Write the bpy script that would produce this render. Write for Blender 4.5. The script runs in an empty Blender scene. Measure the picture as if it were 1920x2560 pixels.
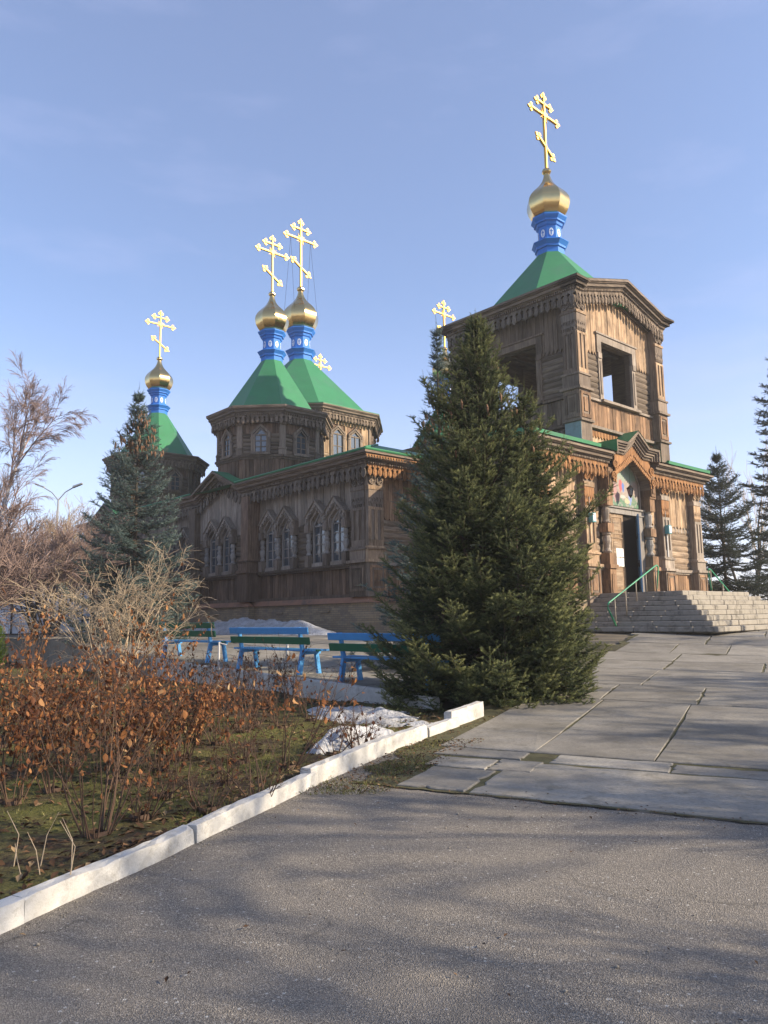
import bpy, math, random
import numpy as np
from mathutils import Matrix, Vector
R=math.radians
scn=bpy.context.scene
col=scn.collection
# ------------------------------------------------------------------ camera, sky, sun, exposure
PITCH,ROLL=R(7.87),R(.895)
EYE=Vector((0,0,1.55))
cd=bpy.data.cameras.new('camera'); cam=bpy.data.objects.new('camera',cd); col.objects.link(cam)
_f=Vector((0,math.cos(PITCH),math.sin(PITCH))); _r=Vector((1,0,0)); _u=Vector((0,-math.sin(PITCH),math.cos(PITCH)))
_R=_r*math.cos(ROLL)-_u*math.sin(ROLL); _U=_r*math.sin(ROLL)+_u*math.cos(ROLL)
cam.matrix_world=Matrix(((_R.x,_U.x,-_f.x,EYE.x),(_R.y,_U.y,-_f.y,EYE.y),(_R.z,_U.z,-_f.z,EYE.z),(0,0,0,1)))
cd.sensor_fit='VERTICAL'; cd.sensor_height=36; cd.lens=1916/2560*36; cd.clip_start=.1; cd.clip_end=20000
scn.camera=cam
HAZE=.0011
SUN_AZ,SUN_EL=R(103),R(26)          # azimuth clockwise from +Y (the camera looks along +Y)
world=bpy.data.worlds.new('World'); scn.world=world; world.use_nodes=True
wn=world.node_tree; wn.nodes.clear()
sky=wn.nodes.new('ShaderNodeTexSky'); sky.sky_type='NISHITA'; sky.sun_disc=False
sky.sun_elevation=SUN_EL; sky.sun_rotation=SUN_AZ; sky.altitude=1700; sky.air_density=1.0; sky.dust_density=1.8; sky.ozone_density=3.0
# thin cirrus and low cloud banks, all round the sky
tc=wn.nodes.new('ShaderNodeTexCoord'); mp=wn.nodes.new('ShaderNodeMapping'); mp.inputs['Scale'].default_value=(1.2,1.2,4.5)
nz=wn.nodes.new('ShaderNodeTexNoise'); nz.inputs['Scale'].default_value=2.2; nz.inputs['Detail'].default_value=7; nz.inputs['Roughness'].default_value=.55
rp=wn.nodes.new('ShaderNodeMapRange'); rp.inputs[1].default_value=.5; rp.inputs[2].default_value=.85; rp.inputs[3].default_value=.16; rp.inputs[4].default_value=.5
mx=wn.nodes.new('ShaderNodeMix'); mx.data_type='RGBA'; mx.inputs[7].default_value=(2.5,2.9,4.3,1)
bg=wn.nodes.new('ShaderNodeBackground'); bg.inputs['Strength'].default_value=.135
wo=wn.nodes.new('ShaderNodeOutputWorld')
L=wn.links.new
L(tc.outputs['Generated'],mp.inputs['Vector']); L(mp.outputs['Vector'],nz.inputs['Vector']); L(nz.outputs['Fac'],rp.inputs[0])
sxw=wn.nodes.new('ShaderNodeSeparateXYZ'); L(tc.outputs['Generated'],sxw.inputs[0])
hz_=wn.nodes.new('ShaderNodeMapRange'); hz_.interpolation_type='SMOOTHSTEP'; hz_.inputs[1].default_value=.42; hz_.inputs[2].default_value=-.02; hz_.inputs[3].default_value=0; hz_.inputs[4].default_value=.5; L(sxw.outputs[2],hz_.inputs[0])
ad_=wn.nodes.new('ShaderNodeMath'); ad_.operation='ADD'; ad_.use_clamp=True; L(rp.outputs[0],ad_.inputs[0]); L(hz_.outputs[0],ad_.inputs[1])
vc_=wn.nodes.new('ShaderNodeMix'); vc_.data_type='RGBA'; vc_.inputs[6].default_value=(2.75,2.9,4.3,1); vc_.inputs[7].default_value=(5.2,5.3,5.9,1); L(hz_.outputs[0],vc_.inputs[0]); L(vc_.outputs[2],mx.inputs[7])
L(ad_.outputs[0],mx.inputs[0]); L(sky.outputs[0],mx.inputs[6]); L(mx.outputs[2],bg.inputs['Color']); L(bg.outputs[0],wo.inputs['Surface'])
sd=bpy.data.lights.new('sun','SUN'); sd.energy=4.6; sd.angle=R(.55); sd.color=(1,.86,.66)
sun=bpy.data.objects.new('sun',sd); col.objects.link(sun)
SDIR=Vector((math.sin(SUN_AZ)*math.cos(SUN_EL),math.cos(SUN_AZ)*math.cos(SUN_EL),math.sin(SUN_EL)))
sun.rotation_euler=SDIR.to_track_quat('Z','Y').to_euler(); sun.location=SDIR*60
scn.view_settings.view_transform='Standard'; scn.view_settings.look='None'; scn.view_settings.gamma=1
scn.view_settings.use_curve_mapping=False; scn.view_settings.exposure=1.0
# ------------------------------------------------------------------ helpers
def ray(px,py):
    x,y=px-960.,py-1280.; c,s=math.cos(ROLL),math.sin(ROLL)
    X=(x*c-y*s)/1916; up=-(x*s+y*c)/1916; c,s=math.cos(PITCH),math.sin(PITCH)
    return Vector((X,c-up*s,s+up*c))
_ty=np.arange(-30,200,.1); _tz=np.interp(_ty,[-30,0,5,9,13,18,23,25,200],[0,0,0,.12,.36,.55,.93,1,1])
_k=np.exp(-np.linspace(-2,2,21)**2); _k/=_k.sum(); _tz=np.convolve(np.pad(_tz,10,mode='edge'),_k,'valid')
def gz(y): return np.interp(y,_ty,_tz)
def soil(y): return np.interp(y,[-30,3,6,10,14,40],[.065,.065,.085,.13,.17,.3])
def gp(px,py,h=gz):
    d=ray(px,py); t=np.linspace(1,90,9000); z=EYE.z+d.z*t; i=int(np.argmax(z<h(d.y*t)))
    return Vector((d.x*t[i],d.y*t[i],float(h(d.y*t[i]))))
def at(px,py,Y):
    d=ray(px,py); return EYE+d*(Y/d.y)
def tag(o,label=None,cat=None,group=None,kind=None):
    for k,v in (('label',label),('category',cat),('group',group),('kind',kind)):
        if v: o[k]=v
    return o
def empty(name,loc=(0,0,0),rz=0,parent=None):
    o=bpy.data.objects.new(name,None); col.objects.link(o); o.location=loc; o.rotation_euler=(0,0,rz); o.parent=parent; o.empty_display_size=.2
    return o
def link(name,me,mat,parent=None,loc=(0,0,0),rot=(0,0,0)):
    o=bpy.data.objects.new(name,me); col.objects.link(o); o.parent=parent; o.location=loc; o.rotation_euler=rot
    if mat is not None and len(me.materials)==0: me.materials.append(mat)
    return o
def mesh_np(name,V,F,mat,parent=None,tint=None,smooth=False,loc=(0,0,0)):
    V=np.asarray(V,np.float32); F=np.asarray(F,np.int32); me=bpy.data.meshes.new(name)
    n=F.shape[1]; me.vertices.add(len(V)); me.vertices.foreach_set('co',V.ravel())
    me.loops.add(F.size); me.loops.foreach_set('vertex_index',F.ravel())
    me.polygons.add(len(F)); me.polygons.foreach_set('loop_start',np.arange(0,F.size,n,dtype=np.int32))
    me.update(calc_edges=True)
    if smooth: me.polygons.foreach_set('use_smooth',np.ones(len(F),bool))
    if tint is not None:
        a=me.attributes.new('tint','FLOAT','POINT'); a.data.foreach_set('value',np.asarray(tint,np.float32))
    return link(name,me,mat,parent,loc)
class MB:
    def __init__(s): s.v=[]; s.f=[]; s.st=[]
    def add(s,vs,fs):
        s.st.append((len(s.v),len(s.f))); b=len(s.v); s.v+= [tuple(v) for v in vs]; s.f+=[tuple(b+i for i in f) for f in fs]; return s
    def hexa(s,p):   # 8 points: bottom ring 0-3, top ring 4-7
        return s.add(p,[(3,2,1,0),(4,5,6,7),(0,1,5,4),(1,2,6,5),(2,3,7,6),(3,0,4,7)])
    def box(s,x0,x1,y0,y1,z0,z1):
        return s.hexa([(x0,y0,z0),(x1,y0,z0),(x1,y1,z0),(x0,y1,z0),(x0,y0,z1),(x1,y0,z1),(x1,y1,z1),(x0,y1,z1)])
    def prism(s,poly,fn,a,b):  # 2-D polygon extruded: fn(x,y,depth) -> point
        n=len(poly); vs=[fn(x,y,a) for x,y in poly]+[fn(x,y,b) for x,y in poly]
        fs=[tuple(range(n-1,-1,-1)),tuple(range(n,2*n))]+[(i,(i+1)%n,n+(i+1)%n,n+i) for i in range(n)]
        return s.add(vs,fs)
    def lathe(s,prof,n,c=(0,0,0),ph=math.pi/8):
        vs=[];fs=[]
        for r,z in prof:
            for k in range(n):
                a=ph+k*2*math.pi/n; vs.append((c[0]+r*math.cos(a),c[1]+r*math.sin(a),c[2]+z))
        for i in range(len(prof)-1):
            for k in range(n):
                k2=(k+1)%n; fs.append((i*n+k,i*n+k2,(i+1)*n+k2,(i+1)*n+k))
        fs.append(tuple(range(n-1,-1,-1))); m=(len(prof)-1)*n; fs.append(tuple(range(m,m+n)))
        return s.add(vs,fs)
    def tube(s,pts,r,n=6):
        pts=[Vector(p) for p in pts]; rs=r if isinstance(r,(list,tuple)) else [r]*len(pts); vs=[];fs=[]
        for i,p in enumerate(pts):
            d=(pts[min(i+1,len(pts)-1)]-pts[max(i-1,0)]).normalized()
            a=d.cross(Vector((0,0,1)) if abs(d.z)<.95 else Vector((1,0,0))).normalized(); b=d.cross(a)
            for k in range(n):
                t=2*math.pi*k/n; vs.append(p+(a*math.cos(t)+b*math.sin(t))*rs[i])
        for i in range(len(pts)-1):
            for k in range(n): fs.append((i*n+k,i*n+(k+1)%n,(i+1)*n+(k+1)%n,(i+1)*n+k))
        fs.append(tuple(range(n-1,-1,-1))); m=(len(pts)-1)*n; fs.append(tuple(range(m,m+n)))
        return s.add(vs,fs)
    def pieces(s,name,mat,parent):     # every added solid becomes an object of its own
        e=s.st+[(len(s.v),len(s.f))]
        for (v0,f0),(v1,f1) in zip(e,e[1:]):
            m=MB(); m.v=s.v[v0:v1]; m.f=[tuple(i-v0 for i in f) for f in s.f[f0:f1]]; m.build(name,mat,parent)
    def mesh(s,name):
        me=bpy.data.meshes.new(name); me.from_pydata(s.v,[],s.f); me.update(); return me
    def build(s,name,mat,parent=None,loc=(0,0,0),rot=(0,0,0),smooth=False,bevel=0,kind=None,fixn=True):
        me=s.mesh(name)
        if fixn:
            import bmesh
            bm=bmesh.new(); bm.from_mesh(me); bmesh.ops.recalc_face_normals(bm,faces=bm.faces[:])
            if bevel: bmesh.ops.bevel(bm,geom=bm.edges[:],offset=bevel,segments=1,affect='EDGES',clamp_overlap=True)
            bm.to_mesh(me); bm.free()
        if smooth: me.polygons.foreach_set('use_smooth',[True]*len(me.polygons))
        o=link(name,me,mat,parent,loc,rot)
        if kind: o['kind']=kind
        return o
# ------------------------------------------------------------------ materials
M={}
def new_mat(name):
    m=bpy.data.materials.new(name); m.use_nodes=True; nt=m.node_tree
    b=nt.nodes['Principled BSDF']; M[name]=m
    return m,nt,b,nt.nodes.new,nt.links.new
def ramp(nt,stops):
    r=nt.nodes.new('ShaderNodeValToRGB'); e=r.color_ramp.elements
    while len(e)<len(stops): e.new(.5)
    for i,(p,c) in enumerate(stops): e[i].position=p; e[i].color=(*c,1)
    return r
def rnd_node(nt):   # random value for each object and each loose piece of a mesh
    o=nt.nodes.new('ShaderNodeObjectInfo'); g=nt.nodes.new('ShaderNodeNewGeometry'); a=nt.nodes.new('ShaderNodeMath'); a.operation='ADD'
    nt.links.new(o.outputs['Random'],a.inputs[0]); nt.links.new(g.outputs['Random Per Island'],a.inputs[1])
    f=nt.nodes.new('ShaderNodeMath'); f.operation='FRACT'; nt.links.new(a.outputs[0],f.inputs[0]); return f.outputs[0],g
def posmap(nt,scale,rnd=None,geo=None):
    g=geo or nt.nodes.new('ShaderNodeNewGeometry'); m=nt.nodes.new('ShaderNodeMapping'); m.inputs['Scale'].default_value=scale
    nt.links.new(g.outputs['Position'],m.inputs['Vector'])
    if rnd is not None:
        c=nt.nodes.new('ShaderNodeCombineXYZ'); k=nt.nodes.new('ShaderNodeMath'); k.operation='MULTIPLY'; k.inputs[1].default_value=37
        nt.links.new(rnd,k.inputs[0])
        for i in range(3): nt.links.new(k.outputs[0],c.inputs[i])
        nt.links.new(c.outputs[0],m.inputs['Location'])
    return m.outputs[0]
def noise(nt,vec,scale,detail=5,rough=.6):
    n=nt.nodes.new('ShaderNodeTexNoise'); n.inputs['Scale'].default_value=scale; n.inputs['Detail'].default_value=detail; n.inputs['Roughness'].default_value=rough
    if vec is not None: nt.links.new(vec,n.inputs['Vector'])
    return n.outputs['Fac']
def mixc(nt,fac,a,b,mode='MIX'):
    m=nt.nodes.new('ShaderNodeMix'); m.data_type='RGBA'; m.blend_type=mode
    for s,v in ((0,fac),(6,a),(7,b)):
        if hasattr(v,'links'): nt.links.new(v,m.inputs[s])
        else: m.inputs[s].default_value=v if s==0 else (*v,1)
    return m.outputs[2]
def mrange(nt,v,a,b,c=0,d=1):
    m=nt.nodes.new('ShaderNodeMapRange'); m.inputs[1].default_value=a; m.inputs[2].default_value=b; m.inputs[3].default_value=c; m.inputs[4].default_value=d
    nt.links.new(v,m.inputs[0]); return m.outputs[0]
def bump(nt,b,h,strength,dist=.02):
    n=nt.nodes.new('ShaderNodeBump'); n.inputs['Strength'].default_value=strength; n.inputs['Distance'].default_value=dist
    nt.links.new(h,n.inputs['Height']); nt.links.new(n.outputs[0],b.inputs['Normal'])
def wood(name,cols,grain='v',stain=.6,rough=.85,sc=1,lo=.72,hi=1.18,stain_c=(.045,.033,.026)):
    m,nt,b,N,Lk=new_mat(name); r,g=rnd_node(nt)
    v=posmap(nt,(16*sc,16*sc,.9*sc) if grain=='v' else (1.1*sc,1.1*sc,18*sc),r,g)
    n=noise(nt,v,1.6,6,.62); rp=ramp(nt,cols); Lk(n,rp.inputs[0])
    v2=posmap(nt,(1.6,1.6,.8) if grain=='v' else (.7,.7,2.5),None,g); n2=noise(nt,v2,1.5,7,.68); s=mrange(nt,n2,.47,.66,0,stain)
    c=mixc(nt,s,rp.outputs[0],stain_c)
    br=mrange(nt,r,0,1,lo,hi); h=N('ShaderNodeHueSaturation'); Lk(c,h.inputs['Color']); Lk(br,h.inputs['Value'])
    Lk(h.outputs[0],b.inputs['Base Color']); b.inputs['Roughness'].default_value=rough; b.inputs['Specular IOR Level'].default_value=.25
    bump(nt,b,n,.55,.012); return m
wood('board_wood',[(.25,(.15,.092,.054)),(.45,(.34,.222,.132)),(.62,(.47,.335,.215)),(.8,(.53,.42,.3))],'v',.6,lo=.68,hi=1.2)
wood('panel_wood',[(.25,(.09,.052,.032)),(.45,(.23,.132,.074)),(.62,(.34,.21,.12)),(.8,(.42,.3,.195))],'v',.7,lo=.6,hi=1.25)
wood('grey_wood',[(.25,(.135,.103,.078)),(.5,(.3,.245,.195)),(.75,(.43,.37,.305))],'v',.4)
wood('log_wood',[(.25,(.15,.1,.064)),(.48,(.29,.205,.135)),(.65,(.38,.285,.195)),(.8,(.43,.34,.245))],'h',.6,lo=.7,hi=1.18)
wood('dark_log',[(.25,(.058,.044,.033)),(.5,(.145,.109,.078)),(.72,(.25,.19,.135)),(.85,(.38,.27,.165))],'h',.4,lo=.6,hi=1.25)
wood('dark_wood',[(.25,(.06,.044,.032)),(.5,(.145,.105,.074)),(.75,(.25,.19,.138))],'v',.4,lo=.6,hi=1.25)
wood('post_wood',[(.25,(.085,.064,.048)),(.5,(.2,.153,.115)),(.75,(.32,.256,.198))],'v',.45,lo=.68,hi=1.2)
wood('brown_wood',[(.25,(.066,.041,.027)),(.5,(.155,.098,.064)),(.75,(.27,.185,.128))],'v',.55,lo=.6,hi=1.25)
wood('cornice_wood',[(.25,(.08,.06,.045)),(.5,(.18,.136,.102)),(.75,(.3,.236,.18))],'h',.4,lo=.7,hi=1.2)
wood('lace_wood',[(.25,(.13,.058,.025)),(.5,(.28,.135,.055)),(.75,(.4,.22,.1))],'v',.35,lo=.75,hi=1.2)
wood('old_lace',[(.25,(.08,.06,.045)),(.5,(.18,.135,.1)),(.75,(.3,.235,.175))],'v',.3,lo=.6,hi=1.25)
wood('shade_lace',[(.25,(.06,.049,.039)),(.5,(.14,.113,.09)),(.75,(.25,.205,.165))],'v',.3,lo=.6,hi=1.3)  # darker copy of the lace, with shade put into the wood colour
wood('pale_wood',[(.25,(.15,.132,.115)),(.5,(.25,.225,.2)),(.75,(.36,.33,.3))],'v',.25,stain_c=(.1,.085,.07))
def simple(name,c,rough=.6,metal=0,var=.12,nscale=3,bmp=.1,spec=.5,dirt=None,coat=0):
    m,nt,b,N,Lk=new_mat(name); v=posmap(nt,(1,1,1)); n=noise(nt,v,nscale,6,.65)
    lo=tuple(x*(1-var) for x in c); hi=tuple(min(1,x*(1+var)) for x in c)
    cc=mixc(nt,n,lo,hi)
    if dirt: cc=mixc(nt,mrange(nt,noise(nt,v,nscale*.6,7,.7),.5,.68,0,dirt[1]),cc,dirt[0])
    Lk(cc,b.inputs['Base Color']); b.inputs['Roughness'].default_value=rough; b.inputs['Metallic'].default_value=metal; b.inputs['Specular IOR Level'].default_value=spec
    b.inputs['Coat Weight'].default_value=coat
    if bmp: bump(nt,b,n,bmp,.02)
    return m
simple('roof_green',(.036,.18,.078),.55,0,.22,1.4,.15,.3,dirt=((.06,.15,.1),.6))
simple('blue_paint',(.025,.17,.55),.6,0,.1,2,.05,.25,dirt=((.03,.13,.38),.3))
simple('bench_blue',(.06,.27,.56),.45,0,.12,6,.08,.4,dirt=((.05,.16,.4),.35))
simple('bench_green',(.012,.115,.055),.45,0,.15,6,.08,.4)
simple('rail_green',(.03,.26,.13),.4,0,.1,10,.05,.4)
simple('rail_post',(.28,.23,.17),.6,0,.25,12,.1,.3)
simple('white_panel',(.78,.79,.8),.5,0,.05,5,0,.3)
simple('white_paper',(.82,.82,.8),.7,0,.03,5,0,.2)
simple('door_blue',(.1,.22,.36),.5,0,.15,5,.1,.3)
simple('weathered_sheet',(.2,.27,.27),.6,0,.2,5,.1,.2,dirt=((.12,.13,.12),.6))
simple('teal_paint',(.1,.3,.32),.5,0,.15,8,.05,.4)
simple('iron',(.03,.026,.024),.5,.7,.2,10,.1,.5)
simple('grey_pipe',(.42,.4,.38),.55,0,.2,14,.1,.3)
simple('dark_inside',(.02,.016,.014),.9,0,.1,2,0,.1)
simple('granite',(.285,.255,.21),.8,0,.25,5,.35,.25,dirt=((.1,.088,.072),.85))
simple('bark',(.085,.065,.05),.9,0,.3,14,.5,.1)
simple('birch_bark',(.55,.52,.5),.8,0,.1,6,.1,.2,dirt=((.06,.05,.05),.8))
simple('twig_brown',(.27,.19,.16),.8,0,.25,20,0,.2)
simple('twig_straw',(.4,.31,.21),.75,0,.25,20,0,.2)
simple('stem_dark',(.1,.062,.042),.8,0,.35,18,0,.2)
simple('cone_brown',(.19,.105,.06),.7,0,.3,30,0,.2)
simple('house_white',(.72,.73,.76),.7,0,.06,2,.05,.2)
simple('house_roof',(.12,.22,.5),.5,0,.1,2,.05,.3)
simple('lamp_grey',(.32,.33,.34),.5,.3,.1,3,0,.4)
def mk():
    m,nt,b,N,Lk=new_mat('gold'); v=posmap(nt,(1,1,1)); n=noise(nt,v,5,3,.5)
    b.inputs['Base Color'].default_value=(.66,.47,.2,1); b.inputs['Metallic'].default_value=1; b.inputs['Roughness'].default_value=.16; bump(nt,b,n,.16,.05)
    m,nt,b,N,Lk=new_mat('cross_gold'); b.inputs['Base Color'].default_value=(.6,.36,.09,1); b.inputs['Metallic'].default_value=1; b.inputs['Roughness'].default_value=.52
    # window glass
    m,nt,b,N,Lk=new_mat('glass'); b.inputs['Base Color'].default_value=(.05,.065,.08,1); b.inputs['Roughness'].default_value=.05; b.inputs['Specular IOR Level'].default_value=1; b.inputs['IOR'].default_value=1.6
    bump(nt,b,noise(nt,posmap(nt,(1,1,1)),2.2,2,.5),.12,.05)
    # brick plinth
    m,nt,b,N,Lk=new_mat('plinth_brick'); g=N('ShaderNodeNewGeometry'); tcn=N('ShaderNodeTexCoord')
    sx=N('ShaderNodeSeparateXYZ'); Lk(tcn.outputs['Object'],sx.inputs[0]); ad=N('ShaderNodeMath'); Lk(sx.outputs[0],ad.inputs[0]); Lk(sx.outputs[1],ad.inputs[1])
    cx=N('ShaderNodeCombineXYZ'); Lk(ad.outputs[0],cx.inputs[0]); Lk(sx.outputs[2],cx.inputs[1])
    br=N('ShaderNodeTexBrick'); br.inputs['Scale'].default_value=1; br.inputs['Brick Width'].default_value=.27; br.inputs['Row Height'].default_value=.078; br.inputs['Mortar Size'].default_value=.006
    br.inputs['Color1'].default_value=(.33,.25,.15,1); br.inputs['Color2'].default_value=(.23,.165,.1,1); br.inputs['Mortar'].default_value=(.13,.11,.09,1)
    Lk(cx.outputs[0],br.inputs['Vector']); v=posmap(nt,(1,1,1)); n=noise(nt,v,1.6,6,.7)
    c=mixc(nt,mrange(nt,n,.48,.66,0,.8),br.outputs['Color'],(.16,.125,.1)); Lk(c,b.inputs['Base Color']); b.inputs['Roughness'].default_value=.9
    bump(nt,b,br.outputs['Fac'],-.6,.01)
    simple('plinth_cap',(.3,.16,.1),.85,0,.25,3,.2,.2,dirt=((.12,.1,.085),.9))
    # asphalt
    m,nt,b,N,Lk=new_mat('asphalt'); v=posmap(nt,(1,1,1))
    vo=N('ShaderNodeTexVoronoi'); vo.inputs['Scale'].default_value=165; Lk(v,vo.inputs['Vector'])
    sp=ramp(nt,[(0,(.102,.09,.076)),(.45,(.198,.175,.148)),(.8,(.255,.226,.19)),(1,(.45,.405,.345))]); hs=N('ShaderNodeSeparateColor'); Lk(vo.outputs['Color'],hs.inputs[0]); Lk(hs.outputs[0],sp.inputs[0])
    n1=noise(nt,v,1.1,6,.65); n2=noise(nt,v,60,4,.7)
    c=mixc(nt,mrange(nt,n1,.35,.7,0,.5),sp.outputs[0],(.255,.224,.187)); c=mixc(nt,mrange(nt,n2,.5,.75,0,.7),c,(.075,.068,.06))
    vo2=N('ShaderNodeTexVoronoi'); vo2.inputs['Scale'].default_value=33; Lk(v,vo2.inputs['Vector'])
    s2=N('ShaderNodeSeparateColor'); Lk(vo2.outputs['Color'],s2.inputs[0]); peb=N('ShaderNodeMath'); peb.operation='MULTIPLY'
    Lk(mrange(nt,s2.outputs[1],.9,.93,0,1),peb.inputs[0]); Lk(mrange(nt,vo2.outputs['Distance'],.3,.2,0,1),peb.inputs[1])
    c=mixc(nt,peb.outputs[0],c,(.46,.44,.4))
    wv=N('ShaderNodeVectorMath'); wv.operation='ADD'; nzc=N('ShaderNodeTexNoise'); nzc.inputs['Scale'].default_value=1.7; nzc.inputs['Detail'].default_value=5; Lk(v,nzc.inputs['Vector']); Lk(v,wv.inputs[0]); Lk(nzc.outputs['Color'],wv.inputs[1])
    vc=N('ShaderNodeTexVoronoi'); vc.feature='DISTANCE_TO_EDGE'; vc.inputs['Scale'].default_value=.55; Lk(wv.outputs[0],vc.inputs['Vector'])
    ck=N('ShaderNodeMath'); ck.operation='MULTIPLY'; Lk(mrange(nt,vc.outputs['Distance'],.012,.004,0,1),ck.inputs[0]); Lk(mrange(nt,noise(nt,v,.9,3,.5),.52,.6,0,.4),ck.inputs[1]); c=mixc(nt,ck.outputs[0],c,(.03,.027,.024))
    c=mixc(nt,mrange(nt,noise(nt,v,.45,5,.6),.52,.64,0,.45),c,(.14,.128,.113)); c=mixc(nt,mrange(nt,noise(nt,v,2.3,6,.7),.56,.7,0,.4),c,(.28,.25,.212))
    Lk(c,b.inputs['Base Color']); b.inputs['Roughness'].default_value=.85; b.inputs['Specular IOR Level'].default_value=.3
    hh=N('ShaderNodeMath'); hh.operation='ADD'; Lk(n2,hh.inputs[0]); Lk(vo.outputs['Distance'],hh.inputs[1]); bump(nt,b,hh.outputs[0],.75,.011)
    # concrete slabs
    m,nt,b,N,Lk=new_mat('concrete'); r,g=rnd_node(nt); v=posmap(nt,(1,1,1),r,g)
    n1=noise(nt,v,1.3,7,.62); n2=noise(nt,v,30,4,.7); rp=ramp(nt,[(.3,(.165,.15,.128)),(.5,(.25,.228,.193)),(.7,(.31,.285,.242))]); Lk(n1,rp.inputs[0])
    c=mixc(nt,mrange(nt,n2,.45,.75,0,.65),rp.outputs[0],(.13,.12,.1)); c=mixc(nt,mrange(nt,noise(nt,v,.8,7,.75),.5,.66,0,.7),c,(.15,.135,.105))
    c=mixc(nt,mrange(nt,noise(nt,v,4,6,.7),.58,.68,0,.6),c,(.11,.1,.075))
    br=mrange(nt,r,0,1,.82,1.12); h=N('ShaderNodeHueSaturation'); Lk(c,h.inputs['Color']); Lk(br,h.inputs['Value']); Lk(h.outputs[0],b.inputs['Base Color'])
    b.inputs['Roughness'].default_value=.88; b.inputs['Specular IOR Level'].default_value=.25; bump(nt,b,n2,.5,.008)
    # whitewash
    m,nt,b,N,Lk=new_mat('whitewash'); v=posmap(nt,(1,1,1)); n1=noise(nt,v,3.5,7,.7); n2=noise(nt,v,24,5,.7)
    c=mixc(nt,mrange(nt,n1,.35,.7,0,1),(.44,.42,.38),(.62,.595,.545)); c=mixc(nt,mrange(nt,n2,.57,.72,0,.85),c,(.33,.31,.27))
    c=mixc(nt,mrange(nt,noise(nt,v,5,8,.78),.54,.68,0,.7),c,(.27,.24,.19)); Lk(c,b.inputs['Base Color']); b.inputs['Roughness'].default_value=.85; b.inputs['Specular IOR Level'].default_value=.2; bump(nt,b,n2,.6,.012)
    # garden soil with moss
    m,nt,b,N,Lk=new_mat('moss_soil'); v=posmap(nt,(1,1,1)); n1=noise(nt,v,1.0,7,.62); n2=noise(nt,v,11,6,.7); n3=noise(nt,v,50,4,.7)
    soilc=ramp(nt,[(.3,(.035,.026,.018)),(.55,(.085,.06,.04)),(.75,(.17,.125,.08))]); Lk(n2,soilc.inputs[0])
    moss=ramp(nt,[(.3,(.055,.056,.018)),(.5,(.125,.122,.036)),(.75,(.25,.225,.075))]); Lk(n3,moss.inputs[0])
    f=N('ShaderNodeMath'); f.operation='ADD'; Lk(n1,f.inputs[0]); k=N('ShaderNodeMath'); k.operation='MULTIPLY'; k.inputs[1].default_value=.35; Lk(n2,k.inputs[0]); Lk(k.outputs[0],f.inputs[1])
    c=mixc(nt,mrange(nt,f.outputs[0],.59,.77,0,.92),soilc.outputs[0],moss.outputs[0]); Lk(c,b.inputs['Base Color']); b.inputs['Roughness'].default_value=.95; b.inputs['Specular IOR Level'].default_value=.1
    bump(nt,b,n2,1,.05)
    simple('verge',(.1,.092,.05),.95,0,.55,7,.8,.1,dirt=((.05,.043,.03),.9))
    simple('joint_soil',(.075,.068,.04),.95,0,.5,9,.6,.1,dirt=((.045,.04,.03),.8))
    simple('earth',(.16,.135,.1),.95,0,.3,.7,.5,.1,dirt=((.2,.2,.1),.6))
    # snow
    m,nt,b,N,Lk=new_mat('snow'); v=posmap(nt,(1,1,1)); n1=noise(nt,v,3,6,.6); n2=noise(nt,v,18,5,.65)
    c=mixc(nt,mrange(nt,n1,.42,.66,0,.8),(.52,.52,.53),(.3,.285,.265)); c=mixc(nt,mrange(nt,n2,.52,.68,0,.8),c,(.18,.16,.135)); Lk(c,b.inputs['Base Color']); b.inputs['Roughness'].default_value=.6
    b.inputs['Subsurface Weight'].default_value=0; bump(nt,b,n2,1,.06)
    m,nt,b,N,Lk=new_mat('mountain'); g=N('ShaderNodeNewGeometry'); v=posmap(nt,(.004,.004,.006)); n1=noise(nt,v,1.2,8,.65)
    rp=ramp(nt,[(.42,(.62,.65,.72)),(.58,(.24,.29,.38))]); Lk(n1,rp.inputs[0]); Lk(rp.outputs[0],b.inputs['Base Color']); b.inputs['Roughness'].default_value=1; b.inputs['Specular IOR Level'].default_value=0
    # foliage materials reading the per-twig tint
    def leafmat(name,stops,rough=.6,trans=.15,spec=.3):
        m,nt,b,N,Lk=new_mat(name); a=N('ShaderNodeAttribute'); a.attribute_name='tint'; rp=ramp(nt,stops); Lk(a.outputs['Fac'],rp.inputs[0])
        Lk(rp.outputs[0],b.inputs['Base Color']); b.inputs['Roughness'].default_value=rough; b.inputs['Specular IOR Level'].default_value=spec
        if trans:
            t=N('ShaderNodeBsdfTranslucent'); Lk(rp.outputs[0],t.inputs[0]); ms=N('ShaderNodeMixShader'); ms.inputs[0].default_value=trans
            Lk(b.outputs[0],ms.inputs[1]); Lk(t.outputs[0],ms.inputs[2]); Lk(ms.outputs[0],nt.nodes['Material Output'].inputs['Surface'])
        return m
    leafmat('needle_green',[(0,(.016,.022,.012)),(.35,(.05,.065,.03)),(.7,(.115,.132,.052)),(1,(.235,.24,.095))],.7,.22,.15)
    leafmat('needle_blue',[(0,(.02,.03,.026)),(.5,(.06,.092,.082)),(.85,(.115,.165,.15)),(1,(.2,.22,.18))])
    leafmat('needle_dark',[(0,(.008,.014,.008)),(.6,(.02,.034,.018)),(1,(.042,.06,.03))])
    leafmat('thuja_green',[(0,(.06,.1,.012)),(.6,(.13,.19,.025)),(1,(.24,.27,.05))])
    leafmat('dry_leaf',[(0,(.075,.027,.013)),(.35,(.2,.075,.028)),(.65,(.34,.145,.05)),(.88,(.43,.235,.1)),(1,(.55,.43,.26))],.65,.3,.25)
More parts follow.
